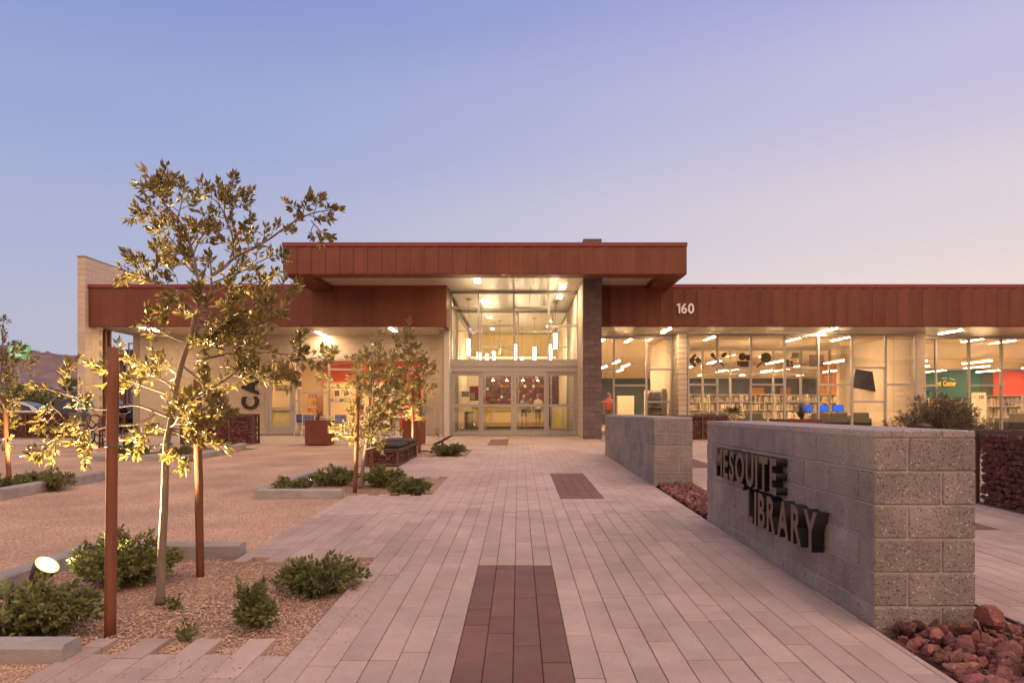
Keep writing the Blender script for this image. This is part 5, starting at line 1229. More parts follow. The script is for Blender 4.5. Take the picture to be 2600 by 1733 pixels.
# ---------------------------------------------------------------- cafe
MB().box(-15.36, -3.0, 34.6, 34.8, F, 4.0).build('cafe_back_wall', M_ORANGE, LIB); MB().box(-15.36, -3.0, YW+.2, 34.8, 4.0, 4.06).build('cafe_ceiling', M_CEIL, LIB); MB().box(-3.0, -2.9, YW+.2, 34.8, F, 4.0).build('cafe_side_wall', M_CORAL, LIB); MB().box(-15.36, -10.6, 31.8, 31.9, F, 4.0).build('cafe_white_wall', M_CREAM, LIB); MB().box(-10.7, -10.6, 31.9, 34.6, F, 4.0).build('cafe_white_wall', M_CREAM, LIB); MB().box(-10.59, -9.9, 33.4, 34.59, F, 4.0).build('cafe_white_wall', M_CREAM, LIB)
sw = thing('slatwall', 'cream slatted display panel standing in front of the orange cafe wall', 'display panel', (-8, 33, F)); Ys = 33.0
MB().box(PX(822, Ys), PX(1010, Ys), Ys+.02, Ys+.06, F+.02, PZ(968, Ys)).build('backing', M_WOODP, sw)
z = F+.05
while z < PZ(968, Ys)-.08: MB().box(PX(821, Ys), PX(1011, Ys), Ys, Ys+.019, z, z+.088).build('slat', M_CREAM, sw); z += .105
for px_, py_, s, lb in ((856, 998, .30, 'left small framed portrait on the cafe slat panel'), (879, 998, .30, 'right small framed portrait on the cafe slat panel'), (842, 1014, .2, 'small white card at the left of the slat panel'), (867, 1014, .2, 'small white card below the framed portraits')):
    t = thing('picture_frame', lb, 'picture', (PX(px_, Ys), Ys-.03, PZ(py_, Ys)), 'small frames on the slat panel'); h = s*.62; b = MB(); b.box(-h, h, -.0, .02, -s*.7, s*.7) if s > .25 else b.box(-s*.8, s*.8, 0, .02, -s*.35, s*.35); obj('frame', b.mesh('frame', M_WHITE), t); b = MB(); b.box(-h*.6, h*.6, -.006, -.001, -s*.45, s*.45) if s > .25 else b.box(-s*.5, s*.5, -.006, -.001, -s*.18, s*.18); obj('print', b.mesh('print', mat('print_'+str(px_), (.25, .07, .04), (.05, .03, .03), .6, 14)), t)
sr = thing('snack_rack', 'wire rack of snack packets in the cafe window', 'rack', (PX(794, 31), 31, F)); b = MB(); X = PX(794, 31)
for sx_ in (-.2, .19): b.box(X+sx_, X+sx_+.015, 31, 31.02, F, F+1.75)
for k in range(4): b.box(X-.2, X+.2, 30.9, 31.1, F+.5+k*.33, F+.515+k*.33)
b.build('frame', M_STEEL, sr); b = MB(); rnd = random.Random(8)
for k in range(4):
    for i in range(9): b.box(X-.19+i*.042, X-.155+i*.042, 30.88+rnd.uniform(0, .1), 31.08, F+.52+k*.33, F+.52+k*.33+rnd.uniform(.12, .2))
b.build('packets', mat('packet', (.62, .42, .2), (.5, .12, .05), .5, 9, island=.5), sr, kind='stuff')
ct = thing('cafe_counter', 'pale counter behind the glass cafe door', 'counter', (-10.5, 30.4, F)); MB().box(-11.6, -9.95, 30.4, 31.0, F, F+.95).build('body', mat('pale_green_panel', (.58, .55, .33), None, .6, 3), ct); MB().box(-11.65, -9.9, 30.35, 31.05, F+.951, F+.99).build('top', M_WHITE, ct)
pt = thing('picture_frame', 'landscape picture on the white wall behind the cafe door', 'picture', (PX(713, 31.7), 31.76, PZ(984, 31.7))); b = MB(); b.box(-.26, .26, 0, .03, -.13, .13); obj('frame', b.mesh('frame', mat('sage_frame', (.25, .26, .17), None, .5)), pt); b = MB(); b.box(-.19, .19, -.006, -.001, -.08, .08); obj('print', b.mesh('print', mat('print_land', (.45, .28, .12), (.2, .18, .08), .6, 9)), pt)
for px_, py_, lb in ((827, 915, 'long strip light inside the cafe, left'), (862, 916, 'long strip light inside the cafe, right')):
    X, Y = at_z(px_, py_, 3.97); fixture(X, Y, 3.97, .12, 1.8, lb, 0, M_LAMP)
for X, Y, lb in ((-8.3, 29.0, 'added strip light brightening the cafe above the snack rack'), (-4.6, 29.0, 'added strip light brightening the cafe near the coral side wall'), (-5.0, 32.0, 'added strip light brightening the cafe behind the third tree'), (-7.6, 32.0, 'added strip light brightening the cafe before the slat panel'), (-6.2, 30.6, 'added strip light brightening the cafe, hidden by the second tree'), (-12.2, 29.7, 'added strip light brightening the cafe behind the block wall')): fixture(X, Y, 3.97, .12, 1.8, lb, 0, M_LAMP)  # extra strips added only to brighten the cafe interior
# cafe tables and chairs on the patio
M_BLUE = mat('blue_plastic', (.035, .085, .30), (.03, .07, .26), .5, 6)
M_WMET = mat('white_metal', (.72, .68, .64), (.68, .64, .60), .4, 6)
def patio_chair(x, y, rz, label, proto=[None]):
    if proto[0] is None:
        t = thing('patio_chair', label, 'chair', (0, 0, 0), 'blue patio chairs in front of the cafe')
        b = MB()
        for i in range(8): u = -.20+i*.05; b.box(u, u+.028, .20, .212, .50, .82)
        for j in range(6): v = .50+j*.058; b.box(-.21, .21, .1995, .2125, v, v+.030)
        obj('backrest', b.mesh('backrest', M_BLUE), t); b = MB(); b.box(-.21, .21, -.22, .20, .43, .455, 0, .01); obj('seat', b.mesh('seat', M_BLUE), t)
        for sx_ in (-1, 1):
            b = MB(); b.tube([(.20*sx_, -.20, .43), (.23*sx_, -.26, .0)], .012, 6); obj('leg', b.mesh('leg', M_WMET), t); b = MB(); b.tube([(.215*sx_, .215, .83), (.205*sx_, .205, .43), (.23*sx_, .28, 0)], .012, 6); obj('leg', b.mesh('leg', M_WMET), t)
        b = MB(); b.tube([(-.22, -.23, .12), (.22, .25, .12)], .009, 6).tube([(.22, -.23, .125), (-.22, .25, .125)], .009, 6); obj('cross_brace', b.mesh('cross_brace', M_WMET), t)
        proto[0] = t; t.location = (x, y, gp(y)); t.rotation_euler = (0, 0, rz); return
    dup(proto[0], (x, y, gp(y)), rz, label)
def gp(y): return gz(20.6)-.004+(F-.002-gz(20.6)+.004)*(y-20.62)/(27.9-20.62)
for px_, Y, rz, lb in ((788, 24.6, math.pi, 'blue chair left of the left planter cube, back to the path'), (772, 25.6, 1.3, 'blue chair half hidden behind the left planter cube'), (866, 24.6, math.pi+.2, 'blue chair right of the left planter cube'), (882, 25.5, -1.2, 'blue chair beside the first white table'), (978, 24.8, -1.6, 'blue chair turned sideways beside the second tree'), (1042, 25.0, 1.5, 'blue chair in front of the coral wall, right of the white table')): patio_chair(PX(px_, Y), Y, rz, lb)
def table(x, y, label):
    t = thing('patio_table', label, 'table', (x, y, gp(y)), 'white cafe tables'); z = gp(y); MB().box(x-.36, x+.36, y-.36, y+.36, z+.71, z+.74, 0, .01).build('top', M_WMET, t); MB().box(x-.07, x+.07, y-.07, y+.07, z+.03, z+.709).build('pedestal', M_WMET, t); MB().box(x-.26, x+.26, y-.26, y+.26, z+.001, z+.03, 0, .008).build('base', M_WMET, t)
table(PX(826, 25.2), 25.2, 'white square table between the blue chairs at the left planter'); table(PX(1010, 25.0), 25.0, 'white square table between the second and third trees')
rl = thing('metal_railing', 'short silver railing beside the white entrance post', 'railing', (-3.2, 24.6, F)); b = MB(); zr = gp(24.6)
b.tube([(-3.45, 24.6, zr), (-3.45, 24.6, zr+1.05), (-3.05, 24.6, zr+1.05), (-3.05, 24.6, zr)], .022, 8); b.build('frame', M_ALU, rl)
for i in range(5): MB().tube([(-3.39+i*.07, 24.6, zr+.12), (-3.39+i*.07, 24.6, zr+1.04)], .008, 6).build('bar', M_ALU, rl)
MB().tube([(-3.45, 24.6, zr+.12), (-3.05, 24.6, zr+.12)], .012, 6).build('rail', M_ALU, rl)
# ================================================================ far left: street, cars, mountains, people
M_MTN = mat('mountain_rock', (.27, .175, .16), (.12, .095, .11), .95, .0065, .0, detail=10)
def hills(x0, x1, y0, y1, prof, nx, ny, m, amp, seed, back=False):
    """ridge whose height follows prof(x); gullies carved by ridged noise"""
    b = MB(); n = 0
    for j in range(ny+1):
        f = j/ny
        for i in range(nx+1):
            x = x0+(x1-x0)*i/nx; y = y0+(y1-y0)*f; h = prof(x)*(math.sin(min(1, f*1.02)*math.pi/2)**1.25)
            r = abs(noise.fractal(Vector((x*.0042, y*.0022, seed)), .9, 2.1, 6)); h2 = h*(1-.85*amp*max(0, .62-r*1.6)*(1-.55*f)*(1 if 0 < j < ny else .1))+h*.035*noise.noise(Vector((x*.012, y*.012, seed)))*(f < .98)
            b.v.append((x, y, max(-2, h2)))
    for j in range(ny):
        for i in range(nx): q = j*(nx+1)+i; b.f.append((q, q+1, q+nx+2, q+nx+1) if y1 > y0 else (q, q+nx+1, q+nx+2, q+1)); b.m.append(0)
    return b.build('hills', m, None, True, kind='structure')
YM = 2600
pr_ = [(-600, 870), (-200, 868), (0, 873), (21, 877), (72, 891), (88, 893), (115, 888), (150, 895), (193, 898), (320, 915), (600, 960), (900, 1000), (3000, 1010)]
def prof(x):
    px_ = 1317+x*1733/YM
    if px_ <= pr_[0][0]: return 255
    for (a, ya), (c, yc) in zip(pr_, pr_[1:]):
        if a <= px_ <= c: t = (px_-a)/(c-a); return (1041-(ya+(yc-ya)*t))/1733*YM*(1+.010*noise.noise(Vector((x*.02, 0, 0))))
    return 45
hills(-3400, 2600, 900, YM, prof, 340, 60, M_MTN, 1.15, 3.3)
hills(-2200, 2200, -380, -900, lambda x: 62+26*noise.noise(Vector((x*.0035, 2.2, 0)))+10*noise.noise(Vector((x*.013, 5, 0))), 110, 16, M_MTN, .5, 8.1)

def far_tree(label, x, y, h, r, seed, n=900, leafL=.30, m=None, trunk_h=.35):
    rnd = random.Random(seed); t = thing('background_tree', label, 'tree', (x, y, F-.1), 'dark trees far behind the plaza'); wd = MB(); lv = MB(); z0 = F-.1
    wd.tube([(x, y, z0), (x+rnd.gauss(0, .1), y, z0+h*trunk_h), (x+rnd.gauss(0, .2), y, z0+h*.8)], [.16, .12, .04], 7)
    cl = [(Vector((x+rnd.gauss(0, r*.45), y+rnd.gauss(0, r*.45), z0+h*rnd.uniform(trunk_h, .92))), r*rnd.uniform(.25, .5)) for _ in range(11)]
    for c, q in cl: wd.tube([(x, y, z0+h*trunk_h*.9), tuple(c)], [.05, .015], 5)
    for i in range(n):
        c, q = rnd.choice(cl); d = Vector((rnd.gauss(0, 1), rnd.gauss(0, 1), rnd.gauss(0, 1))).normalized(); leaf(lv, c+d*q*rnd.random()**.4, d+Vector((0, 0, .3)), leafL*rnd.uniform(.6, 1.3), leafL*.5, rnd)
    wd.build('trunk', M_BARK, t); lv.build('crown', m or M_LEAFB, t); return t
far_tree('dark broad tree behind the street at the far left', PX(40, 52), 52, 2.9, 1.5, 1); far_tree('dark low tree behind the street, right of the green sign pole', PX(92, 56), 56, 2.9, 1.6, 2); far_tree('dark low tree left of the palm', PX(128, 60), 60, 2.4, 1.5, 3)
pm = thing('palm_tree', 'small dark palm just left of the block fin wall', 'tree', (PX(186, 46), 46, F)); xp = PX(186, 46); MB().tube([(xp, 46, F), (xp+.04, 46, F+1.0), (xp, 46, F+2.0)], [.20, .16, .15], 9).build('trunk', M_BARK, pm)
lv = MB(); rnd = random.Random(12)
for i in range(46):
    a = rnd.uniform(0, 6.28); el = rnd.uniform(-.7, 1.3); d = Vector((math.cos(a)*math.cos(el), math.sin(a)*math.cos(el), math.sin(el))); c = Vector((xp, 46, F+2.0)); e = c+d*.75
    lv.tube([c, e], [.012, .006], 4, 0, False)
    for k in range(11): s = d.cross(Vector((0, 0, 1))).normalized(); leaf(lv, e, d+s*(k-5)*.17+Vector((0, 0, -.12*abs(k-5)*.3)), .55, .06, rnd)
lv.build('frond', M_LEAFB, pm)
sg = thing('bank_sign', 'green sign with two lines of white letters on a pale pole before the mountains', 'sign', (PX(43, 80), 80, F)); Yb = 80.0
b = MB(); b.box(PX(21, Yb), PX(72, Yb), Yb, Yb+.5, PZ(911, Yb), PZ(875, Yb), 0, .03); b.build('cabinet', lamp_mat('green_sign_glow', (.24, .54, .22), .85), sg)
MB().box(PX(17, Yb), PX(21, Yb)-.01, Yb+.1, Yb+.8, PZ(912, Yb), PZ(873, Yb)).build('side_cover', M_ALU, sg)
MB().box(PX(41, Yb), PX(47, Yb), Yb+.15, Yb+.4, F-.1, PZ(911.3, Yb)).build('pole', M_ALU, sg)
M_SIGNW = lamp_mat('sign_letter_glow', (.85, .95, .78), .8)
letters(sg, 'Washington', (PX(26, Yb), Yb-.02, PZ(891.5, Yb)), (1, 0, 0), (0, 0, 1), .36, .03, M_SIGNW, .02, .9, .04, PX(68.5, Yb)-PX(26, Yb)); letters(sg, 'Federal.', (PX(26, Yb), Yb-.02, PZ(903.5, Yb)), (1, 0, 0), (0, 0, 1), .36, .03, M_SIGNW, .02, .9, .04, PX(56, Yb)-PX(26, Yb))
# low building and lamp across the street
lb_ = thing('low_building', 'low pale building behind the left gabion with a dark opening', 'building', (PX(30, 62), 62, F)); MB().box(PX(-160, 62), PX(84, 62), 62, 70, F-.1, PZ(1003, 62)).build('wall', M_CREAM, lb_); MB().box(PX(-162, 62), PX(86, 62), 61.9, 70.1, PZ(1003, 62)+.002, PZ(998, 62)).build('roof', M_BEIGE, lb_); MB().box(PX(52, 62), PX(66, 62), 61.96, 61.999, F, PZ(1012, 62)).build('door', M_DARKM, lb_); MB().box(PX(8, 62), PX(34, 62), 61.96, 61.999, PZ(1032, 62), PZ(1014, 62)).build('window', M_DARKM, lb_)
def pole_lamp(label, x, y, h, arm, r=.11, s=60):
    t = thing('street_lamp', label, 'street lamp', (x, y, F)); MB().tube([(x, y, F-.1), (x, y, F+h)], [.07, .05], 8).build('pole', M_DARKM, t); MB().box(x-.04, x+arm, y-.05, y+.05, F+h, F+h+.07).build('arm', M_DARKM, t); MB().box(x+arm+.005, x+arm+.45, y-.16, y+.16, F+h-.03, F+h+.09, 0, .02).build('head', M_DARKM, t); MB().box(x+arm+.05, x+arm+.42, y-.18, y+.13, F+h-.07, F+h-.031).build('lens', lamp_mat('street_glow', (1, .85, .6), s), t)
pole_lamp('dark pole lamp with a glaring head seen through the opening beside the fin wall', PX(328, 45), 45, PZ(873, 45)-F, .45)
pole_lamp('small orange street lamp at the left edge below the green sign', PX(36, 60), 60, PZ(978, 60)-F, .01, .1, 25)
cp = thing('bank_canopy', 'dark flat roofed canopy behind the opening of the fin wall', 'canopy', (PX(330, 52), 52, F)); MB().box(PX(296, 52), PX(420, 52), 52, 60, PZ(919, 52), PZ(887, 52)).build('roof', M_DARKM, cp)
for x in (PX(300, 52), PX(400, 52)):
    for y in (52.2, 59.6): MB().box(x, x+.3, y, y+.3, F, PZ(919.5, 52)).build('column', M_BROWNP, cp)
ls_ = thing('louvre_screen', 'slatted screen panel seen through the opening beside the fin wall', 'screen', (PX(338, 29.5), 29.5, F)); xa, xb = PX(320, 29.5), PX(354, 29.5)
for x in (xa-.10, xb): MB().box(x, x+.09, 29.45, 29.55, F, PZ(945, 29.5)).build('post', M_BROWNP, ls_)
z = F+.9
while z < PZ(947, 29.5): MB().box(xa, xb, 29.47, 29.53, z, z+.05).build('slat', M_BROWNF, ls_); z += .085
# cars
M_TYRE = mat('tyre_rubber', (.018, .017, .017), (.024, .022, .022), .85, 20); M_CGLASS = mat('car_glass', (.012, .014, .016), None, .06, 3, spec=.8)
def car(label, x, y, paint, rz=0, L_=4.55, suv=0.):
    t = thing('parked_car', label, 'car', (x, y, F-.05), 'cars parked behind the stone basket wall', rz); h = 1.46+suv; W_ = .88
    body = [(-2.27, .32), (-2.25, .62), (-2.05, .80), (-1.1, .93), (1.55, .95), (2.12, .88), (2.25, .62), (2.24, .32)]
    cab = [(-1.25, .92), (-.55, 1.32+suv), (-.15, h-.03), (.5, h), (1.1, h-.05), (1.62, 1.20+suv), (1.98, .94)]
    b = MB(); n = len(body)
    for s, wy in ((0, -W_), (1, -W_+.08), (2, W_-.08), (3, W_)):
        for X, Z in body: sh = .035 if s in (0, 3) else 0; b.v.append((X*(1-.012*(s in (0, 3))), wy, Z-(sh if Z > .7 else -sh*.5)))
    for s in range(3):
        for i in range(n): j = (i+1) % n; b.f.append((s*n+i, s*n+j, (s+1)*n+j, (s+1)*n+i)); b.m.append(0)
    b.f += [tuple(range(n))[::-1], tuple(range(3*n, 4*n))]; b.m += [0, 0]
    obj('body', b.mesh('body', paint), t)
    b = MB(); n = len(cab)
    for wy, k in ((-1, 0), (1, 0)):
        for X, Z in cab: f = (Z-.92)/(h-.92); b.v.append((X, wy*(W_-.05-.20*f), Z))
    for i in range(n-1): b.f.append((i, i+1, n+i+1, n+i)); b.m.append(1 if i in (0, 4, 5) else 0)
    b.f += [tuple(range(n)), tuple(range(n, 2*n))[::-1]]; b.m += [0, 0]; obj('cabin', b.mesh('cabin', [paint, M_CGLASS]), t)
    for s in (-1, 1):
        b = MB()
        for pl in ([(-1.02, .97), (-.5, 1.27+suv), (-.12, h-.10), (.15, h-.08), (.15, .97)], [(.22, .97), (.22, h-.08), (.9, h-.11), (1.42, 1.18+suv), (1.62, .98)]):
            b.prism([(X, s*(W_-.047-.20*(Z-.92)/(h-.92)), Z) for X, Z in pl], (0, s*.004, 0))
        obj('window', b.mesh('window', M_CGLASS), t); b = MB(); b.box(-.1, .02, s*W_-.005, s*W_+.02, .80, .83).box(1.0, 1.12, s*W_-.005, s*W_+.02, .80, .83); obj('handle', b.mesh('handle', M_STEEL), t)
        for X in (-1.4, 1.38): b = MB(); b.torus((X, s*(W_-.1), .33), .235, .095, 'y', 22, 8); o = obj('wheel', b.mesh('wheel', M_TYRE, smooth=True), t); b = MB(); b.lathe((0, 0, 0), [(.17, -.03), (.17, .03), (.05, .05)], 14); r_ = obj('rim', b.mesh('rim', M_STEEL), o, (X, s*(W_-.1), .33), (R(90), 0, 0))
        b = MB(); b.box(-2.2, -2.02, s*.62-.15, s*.62+.15, .66, .76); obj('headlight', b.mesh('headlight', M_WHITE), t); b = MB(); b.box(2.12, 2.235, s*.64-.14, s*.64+.14, .66, .80); obj('tail_light', b.mesh('tail_light', mat('tail_red', (.25, .01, .01), None, .3) if s < 0 else MATS['tail_red']), t)
    return t
M_CARB = mat('black_car_paint', (.014, .018, .024), None, .22, 3, coat=.6); M_CARR = mat('dark_red_car_paint', (.12, .012, .014), None, .25, 3, coat=.6); M_CARW = mat('white_car_paint', (.62, .58, .52), None, .3, 3, coat=.5)
car('black car parked behind the long stone basket wall beside the cyclist', PX(212, 29.5), 29.5, M_CARB, 0, 4.55, .06)
car('dark red car seen through the opening beside the fin wall', PX(372, 33.5), 33.5, M_CARR, .1)
car('pale car parked at the far left behind the stone basket wall', PX(20, 37), 37, M_CARW, .15)
# bicycles and hoop racks
M_BFR = mat('bicycle_paint', (.015, .015, .017), None, .3, 5, coat=.4); M_MINT = mat('mint_rim', (.25, .62, .45), None, .4, 5)
def bicycle(label, x, y, rz, basket, rimm, sc_=1.):
    t = thing('bicycle', label, 'bicycle', (x, y, gz(y)), 'bicycles at the hoop racks', rz); rw = .33
    for X in (-.54, .54):
        b = MB(); b.torus((X, 0, rw), rw-.024, .024, 'y', 32, 8); w_ = obj('wheel', b.mesh('tyre', M_TYRE, smooth=True), t); b = MB(); b.torus((X, 0, rw), rw-.052, .011, 'y', 32, 6); obj('rim', b.mesh('rim', rimm, smooth=True), w_)
        b = MB()
        for k in range(16): a = k*math.pi/8; b.tube([(X, (.02 if k % 2 else -.02), rw), (X+math.cos(a)*(rw-.055), 0, rw+math.sin(a)*(rw-.055))], .0016, 4)
        b.tube([(X, -.05, rw), (X, .05, rw)], .022, 8); obj('spokes', b.mesh('spokes', M_STEEL), w_)
    bb_ = Vector((.05, 0, .30)); st = Vector((.22, 0, .72)); hd = Vector((-.36, 0, .80)); hl = Vector((-.40, 0, .62))
    b = MB(); b.tube(catmull([hl, Vector((-.18, 0, .36)), bb_], 5), .019, 8).tube([bb_, st], .017, 8).tube(catmull([hd, Vector((-.10, 0, .58)), Vector((.17, 0, .56))], 5), .015, 8)
    for s in (-.045, .045): b.tube([bb_+Vector((0, s*.6, 0)), Vector((.54, s, rw))], .010, 6).tube([st+Vector((0, 0, -.06)), Vector((.54, s, rw))], .008, 6).tube([hl, Vector((-.46, s, .55)), Vector((-.54, s, rw))], .011, 6)
    b.tube([hl, hd, hd+Vector((.02, 0, .12))], .016, 8); obj('frame', b.mesh('frame', M_BFR, smooth=True), t)
    b = MB(); hb = hd+Vector((.02, 0, .12)); b.tube(catmull([hb+Vector((.16, -.30, .06)), hb+Vector((.02, -.26, .07)), hb, hb+Vector((.02, .26, .07)), hb+Vector((.16, .30, .06))], 5), .011, 7); obj('handlebar', b.mesh('handlebar', M_STEEL, smooth=True), t)
    b = MB(); b.tube([st, st+Vector((.03, 0, .12))], .013, 7).box(.13, .38, -.08, .08, .84, .90, 0, .03); obj('saddle', b.mesh('saddle', M_BLACK), t)
    b = MB(); b.lathe((.05, 0, .30), [(.085, -.01), (.085, .01)], 18); o = obj('chainring', b.mesh('chainring', M_STEEL), t); b = MB(); b.tube([(.05, -.06, .30), (.13, -.07, .16), (.13, -.16, .16)], .011, 6).tube([(.05, .06, .30), (-.03, .07, .44), (-.03, .16, .44)], .011, 6); obj('crank', b.mesh('crank', M_STEEL), t)
    if basket:
        b = MB(); x0, z0 = -.66, .74
        b.box(x0-.16, x0+.16, -.17, .17, z0, z0+.02); b.prism([(x0-.16, -.17, z0), (x0+.16, -.17, z0), (x0+.19, -.20, z0+.26), (x0-.20, -.20, z0+.26)], (0, .012, 0)); b.prism([(x0-.16, .158, z0), (x0+.16, .158, z0), (x0+.19, .188, z0+.26), (x0-.20, .188, z0+.26)], (0, .012, 0)); b.prism([(x0-.16, -.17, z0), (x0-.16, .17, z0), (x0-.20, .20, z0+.26), (x0-.20, -.20, z0+.26)], (.012, 0, 0)); b.prism([(x0+.148, -.17, z0), (x0+.148, .17, z0), (x0+.178, .20, z0+.26), (x0+.178, -.20, z0+.26)], (.012, 0, 0)); obj('basket', b.mesh('basket', mat('grey_basket', (.11, .11, .11), (.15, .15, .15), .8, 40)), t)
    return t
Yk = 19.4
bicycle('dark cruiser bicycle with mint rims and a grey basket, held by the cyclist', (PX(214, Yk)+PX(311, Yk))/2, Yk, .06, True, M_MINT)
bicycle('second dark bicycle at the racks, half hidden behind the tall stake', PX(292, 20.6), 20.6, math.pi-.25, False, M_STEEL)
def hoop(label, x, y):
    b = MB(); z = gz(y)-.05; w_ = .36
    b.tube([(x, y-w_, z), (x, y-w_, z+.80)]+[(x, y-w_*math.cos(a), z+.80+.17*math.sin(a)) for a in [math.pi*k/8 for k in range(1, 8)]]+[(x, y+w_, z+.80), (x, y+w_, z)], .03, 10)
    b.build('bike_rack', M_BROWNP, None, True, label=label, cat='bike rack', group='brown hoop bike racks')
hoop('brown hoop bike rack nearest the cyclist', PX(227, 19.1), 19.35); hoop('second brown hoop bike rack, behind the bicycle frame', PX(262, 19.6), 19.8); hoop('third brown hoop bike rack beside the tall stake', PX(292, 20.0), 20.1)

# ---------------------------------------------------------------- people
def person(name, label, x, y, z, rz, pose, shirt, bottoms, shoes, hair, skin, H=1.68, long_bottom=.50, sleeve=.26, hairlen=.0):
    """one continuous skinned body; clothing by region of the same surface; facing -Y before rotation"""
    s = H/1.70; J = {'pel': (0, 0, .94), 'spn': (0, 0, 1.10), 'cst': (0, 0, 1.30), 'nkb': (0, .005, 1.44), 'nkt': (0, -.01, 1.52), 'hdm': (0, -.02, 1.60), 'hdt': (0, -.01, 1.68)}
    for q, sg_ in (('l', 1), ('r', -1)):
        J.update({q+'sh': (.165*sg_, .0, 1.39), q+'el': (.215*sg_, .03, 1.12), q+'wr': (.22*sg_, -.05, .88), q+'hd': (.222*sg_, -.075, .80), q+'hp': (.085*sg_, 0, .90), q+'kn': (.10*sg_, -.01, .50), q+'an': (.105*sg_, .02, .085), q+'to': (.12*sg_, -.13, .035), q+'he': (.105*sg_, .06, .04)})
    J.update(pose); Rd = {'pel': (.150, .105), 'spn': (.135, .095), 'cst': (.150, .105), 'nkb': (.075, .07), 'nkt': (.052, .055), 'hdm': (.078, .092), 'hdt': (.055, .065)}
    for q in 'lr': Rd.update({q+'sh': (.062, .062), q+'el': (.042, .042), q+'wr': (.028, .024), q+'hd': (.038, .018), q+'hp': (.092, .092), q+'kn': (.056, .056), q+'an': (.038, .040), q+'to': (.040, .028), q+'he': (.034, .034)})
    E = [('pel', 'spn'), ('spn', 'cst'), ('cst', 'nkb'), ('nkb', 'nkt'), ('nkt', 'hdm'), ('hdm', 'hdt')]
    for q in 'lr': E += [('cst', q+'sh'), (q+'sh', q+'el'), (q+'el', q+'wr'), (q+'wr', q+'hd'), ('pel', q+'hp'), (q+'hp', q+'kn'), (q+'kn', q+'an'), (q+'an', q+'to'), (q+'an', q+'he')]
    ks = list(J); me = bpy.data.meshes.new('body'); me.from_pydata([Vector(J[k])*s for k in ks], [(ks.index(a), ks.index(c)) for a, c in E], [])
    o = bpy.data.objects.new('tmp', me); COL.objects.link(o); o.modifiers.new('s', 'SKIN')
    for v in me.skin_vertices[0].data: v.use_root = False
    for i, k in enumerate(ks): me.skin_vertices[0].data[i].radius = (Rd[k][0]*s, Rd[k][1]*s)
    me.skin_vertices[0].data[ks.index('pel')].use_root = True
    sd_ = o.modifiers.new('d', 'SUBSURF'); sd_.levels = 2; sd_.render_levels = 2
    dg = bpy.context.evaluated_depsgraph_get(); out = bpy.data.meshes.new_from_object(o.evaluated_get(dg)); bpy.data.objects.remove(o)
    bm = bmesh.new(); bm.from_mesh(out); Jv = {k: Vector(J[k])*s for k in J}
    def seg(p, a, c): ab = c-a; t = max(0, min(1, (p-a).dot(ab)/ab.dot(ab))); return (p-a-ab*t).length, t
    bones = E
    for f in bm.faces:
        p = f.calc_center_median(); best = min(bones, key=lambda e: seg(p, Jv[e[0]], Jv[e[1]])[0]/(.5+Rd[e[0]][0]*6)); a, c = best; t = seg(p, Jv[a], Jv[c])[1]; mi = 0
        if a in ('pel', 'spn', 'cst') and c in ('spn', 'cst', 'nkb') or c[1:] == 'sh': mi = 1 if not (a == 'pel' and t < .25) else 2
        elif a[1:] == 'sh': mi = 1 if t < sleeve/.27*.8 else 0
        elif c[1:] == 'hp': mi = 2
        elif a[1:] == 'hp': mi = 2 if t < long_bottom*1.6 else 0
        elif a[1:] == 'kn': mi = 2 if long_bottom > .9 else 0
        elif a[1:] == 'an': mi = 3
        f.material_index = mi; f.smooth = True
    # face, ears and fingers joined to the same body
    def ball(c, r, mi, sc3=(1, 1, 1)):
        n0 = len(bm.faces); r_ = bmesh.ops.create_uvsphere(bm, u_segments=10, v_segments=7, radius=r)
        for v in r_['verts']: v.co = Vector((v.co.x*sc3[0], v.co.y*sc3[1], v.co.z*sc3[2]))+c
        for v in r_['verts']:
            for f in v.link_faces: f.material_index = mi; f.smooth = True
    hm = Jv['hdm']; up = (Jv['hdt']-Jv['nkt']).normalized(); fw = (Vector((0, -1, 0))-up*Vector((0, -1, 0)).dot(up)).normalized(); rt = fw.cross(up)
    ball(hm+up*.0, .088*s, 0, (.86, 1.0, 1.22)); ball(hm+fw*.095*s-up*.012, .016*s, 0, (.8, 1.2, 1.4))
    for k in (-1, 1): ball(hm+rt*.034*k*s+fw*.083*s+up*.022*s, .010*s, 5); ball(hm+rt*.078*k*s, .024*s, 0, (.45, .8, 1.2))
    ball(hm+fw*.086*s-up*.046*s, .015*s, 4, (1.5, .5, .45))
    for q in 'lr':
        wv_ = Jv[q+'wr']; hv = Jv[q+'hd']; d = (hv-wv_).normalized(); sx_ = d.cross(Vector((1, 0, 0))).normalized(); ins = Vector((-1 if q == 'l' else 1, 0, 0))
        for k in range(5):
            base = hv+sx_*(k-1.5)*.019*s+d*.012 if k < 4 else wv_+d*.03+sx_*-.04*s; ln = (.055, .065, .062, .05, .05)[k]*s; dd = d if k < 4 else (d-sx_*.7).normalized()
            p1 = base+dd*ln*.55+ins*.006; p2 = base+dd*ln+ins*.022
            mbt = MB(); mbt.tube([base-dd*.02, p1, p2], [.0095*s, .0085*s, .006*s], 6); vs = [bm.verts.new(v) for v in mbt.v]
            for f in mbt.f:
                ff = bm.faces.new([vs[i] for i in f]); ff.material_index = 0; ff.smooth = True
    bm.to_mesh(out); bm.free()
    for c, n_ in ((skin, 'skin'), (shirt, 'shirt'), (bottoms, 'bottoms'), (shoes, 'shoes'), ((.35, .12, .10), 'lips'), ((.02, .015, .012), 'eyes')): out.materials.append(mat(n_+'_'+name+str(len(MATS)), c, tuple(v*.85 for v in c), .75 if n_ != 'skin' else .55, 14))
    t = tag(obj('person', out, None, (x, y, z), (0, 0, rz)), label, 'person')
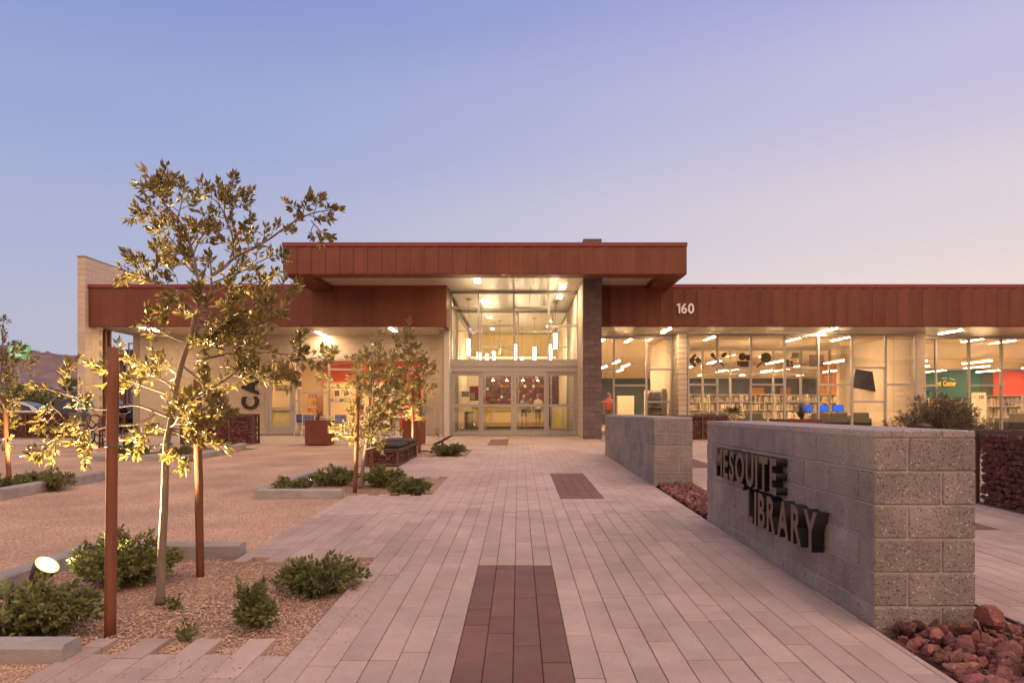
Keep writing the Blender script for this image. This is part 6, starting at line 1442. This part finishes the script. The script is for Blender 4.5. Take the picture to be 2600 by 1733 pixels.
    b = MB(); hb = bmesh.new(); bmesh.ops.create_uvsphere(hb, u_segments=16, v_segments=10, radius=.1*s)
    for v in hb.verts:
        c = v.co.copy(); 
        if c.z < -.02*s or (c.dot(Vector((0, -1, 0))) > .05*s and c.z < .055*s): c = c*.80
        if hairlen and c.y > -.02 and v.co.z < .03: c.z -= hairlen; c.y += .015
        v.co = hm+rt*c.x*.95+(-fw)*c.y*1.06+up*(c.z*1.22+.012*s)
    hme = bpy.data.meshes.new('hair'); hb.to_mesh(hme); hb.free(); hme.polygons.foreach_set('use_smooth', [True]*len(hme.polygons)); hme.materials.append(mat('hair_'+name, hair, tuple(v*.6 for v in hair), .6, 40)); obj('hair', hme, t)
    return t
SK = (.46, .25, .17)
Yp = 34.3
pw1 = person('woman', 'person with pale hair, grey top and dark shorts standing at the desk, back to us', PX(1331, Yp), Yp, F, math.pi, {'lel': (.24, -.03, 1.13), 'lwr': (.16, -.18, 1.05), 'lhd': (.10, -.22, 1.05)}, (.42, .36, .33), (.03, .03, .03), (.02, .02, .02), (.55, .38, .18), SK, 1.68, .42, .25, .05)
person('man', 'person in white shirt and brown shorts standing at the desk, back to us', PX(1366, Yp+.2), Yp+.2, F, math.pi-.15, {'rel': (-.23, -.05, 1.13), 'rwr': (-.14, -.22, 1.06), 'rhd': (-.10, -.27, 1.07)}, (.72, .66, .56), (.16, .11, .08), (.05, .035, .03), (.25, .16, .09), SK, 1.72, .58, .25)
hbag = thing('handbag', 'brown patterned shoulder bag hanging at the hip of the grey top person', 'bag', (PX(1341, Yp), Yp-.17, F+.92)); b = MB(); b.box(-.14, .14, -.05, .05, -.12, .10, 0, .04); obj('body', b.mesh('body', mat('bag_pattern', (.14, .09, .05), (.35, .28, .18), .7, 22)), hbag); b = MB(); b.tube(catmull([Vector((-.12, 0, .09)), Vector((-.2, .05, .35)), Vector((-.20, .14, .52)), Vector((-.06, .03, .40)), Vector((.10, 0, .09))], 6), .012, 6); obj('strap', b.mesh('strap', M_BLACK), hbag)
person('reader', 'person in a red shirt standing inside the window right of the pillar', PX(1546, 31.5), 31.5, F, math.pi*.9, {}, (.42, .03, .03), (.06, .05, .06), (.03, .03, .03), (.10, .06, .04), SK, 1.70, 1.0, .25)
Yc = 19.95
person('cyclist', 'person in a turquoise shirt leaning over the bicycle with the basket', PX(207, Yc), Yc, gz(Yc), R(62), {'spn': (0, -.06, 1.09), 'cst': (0, -.17, 1.24), 'nkb': (0, -.25, 1.36), 'nkt': (0, -.30, 1.42), 'hdm': (0, -.34, 1.48), 'hdt': (0, -.37, 1.56), 'lsh': (.165, -.20, 1.31), 'rsh': (-.165, -.20, 1.31), 'lel': (.22, -.30, 1.05), 'rel': (-.21, -.28, 1.04), 'lwr': (.16, -.48, .96), 'rwr': (-.16, -.44, .95), 'lhd': (.12, -.55, .96), 'rhd': (-.12, -.51, .95)}, (.03, .33, .42), (.55, .52, .50), (.05, .045, .045), (.16, .08, .05), (.50, .24, .17), 1.66, .45, .2)
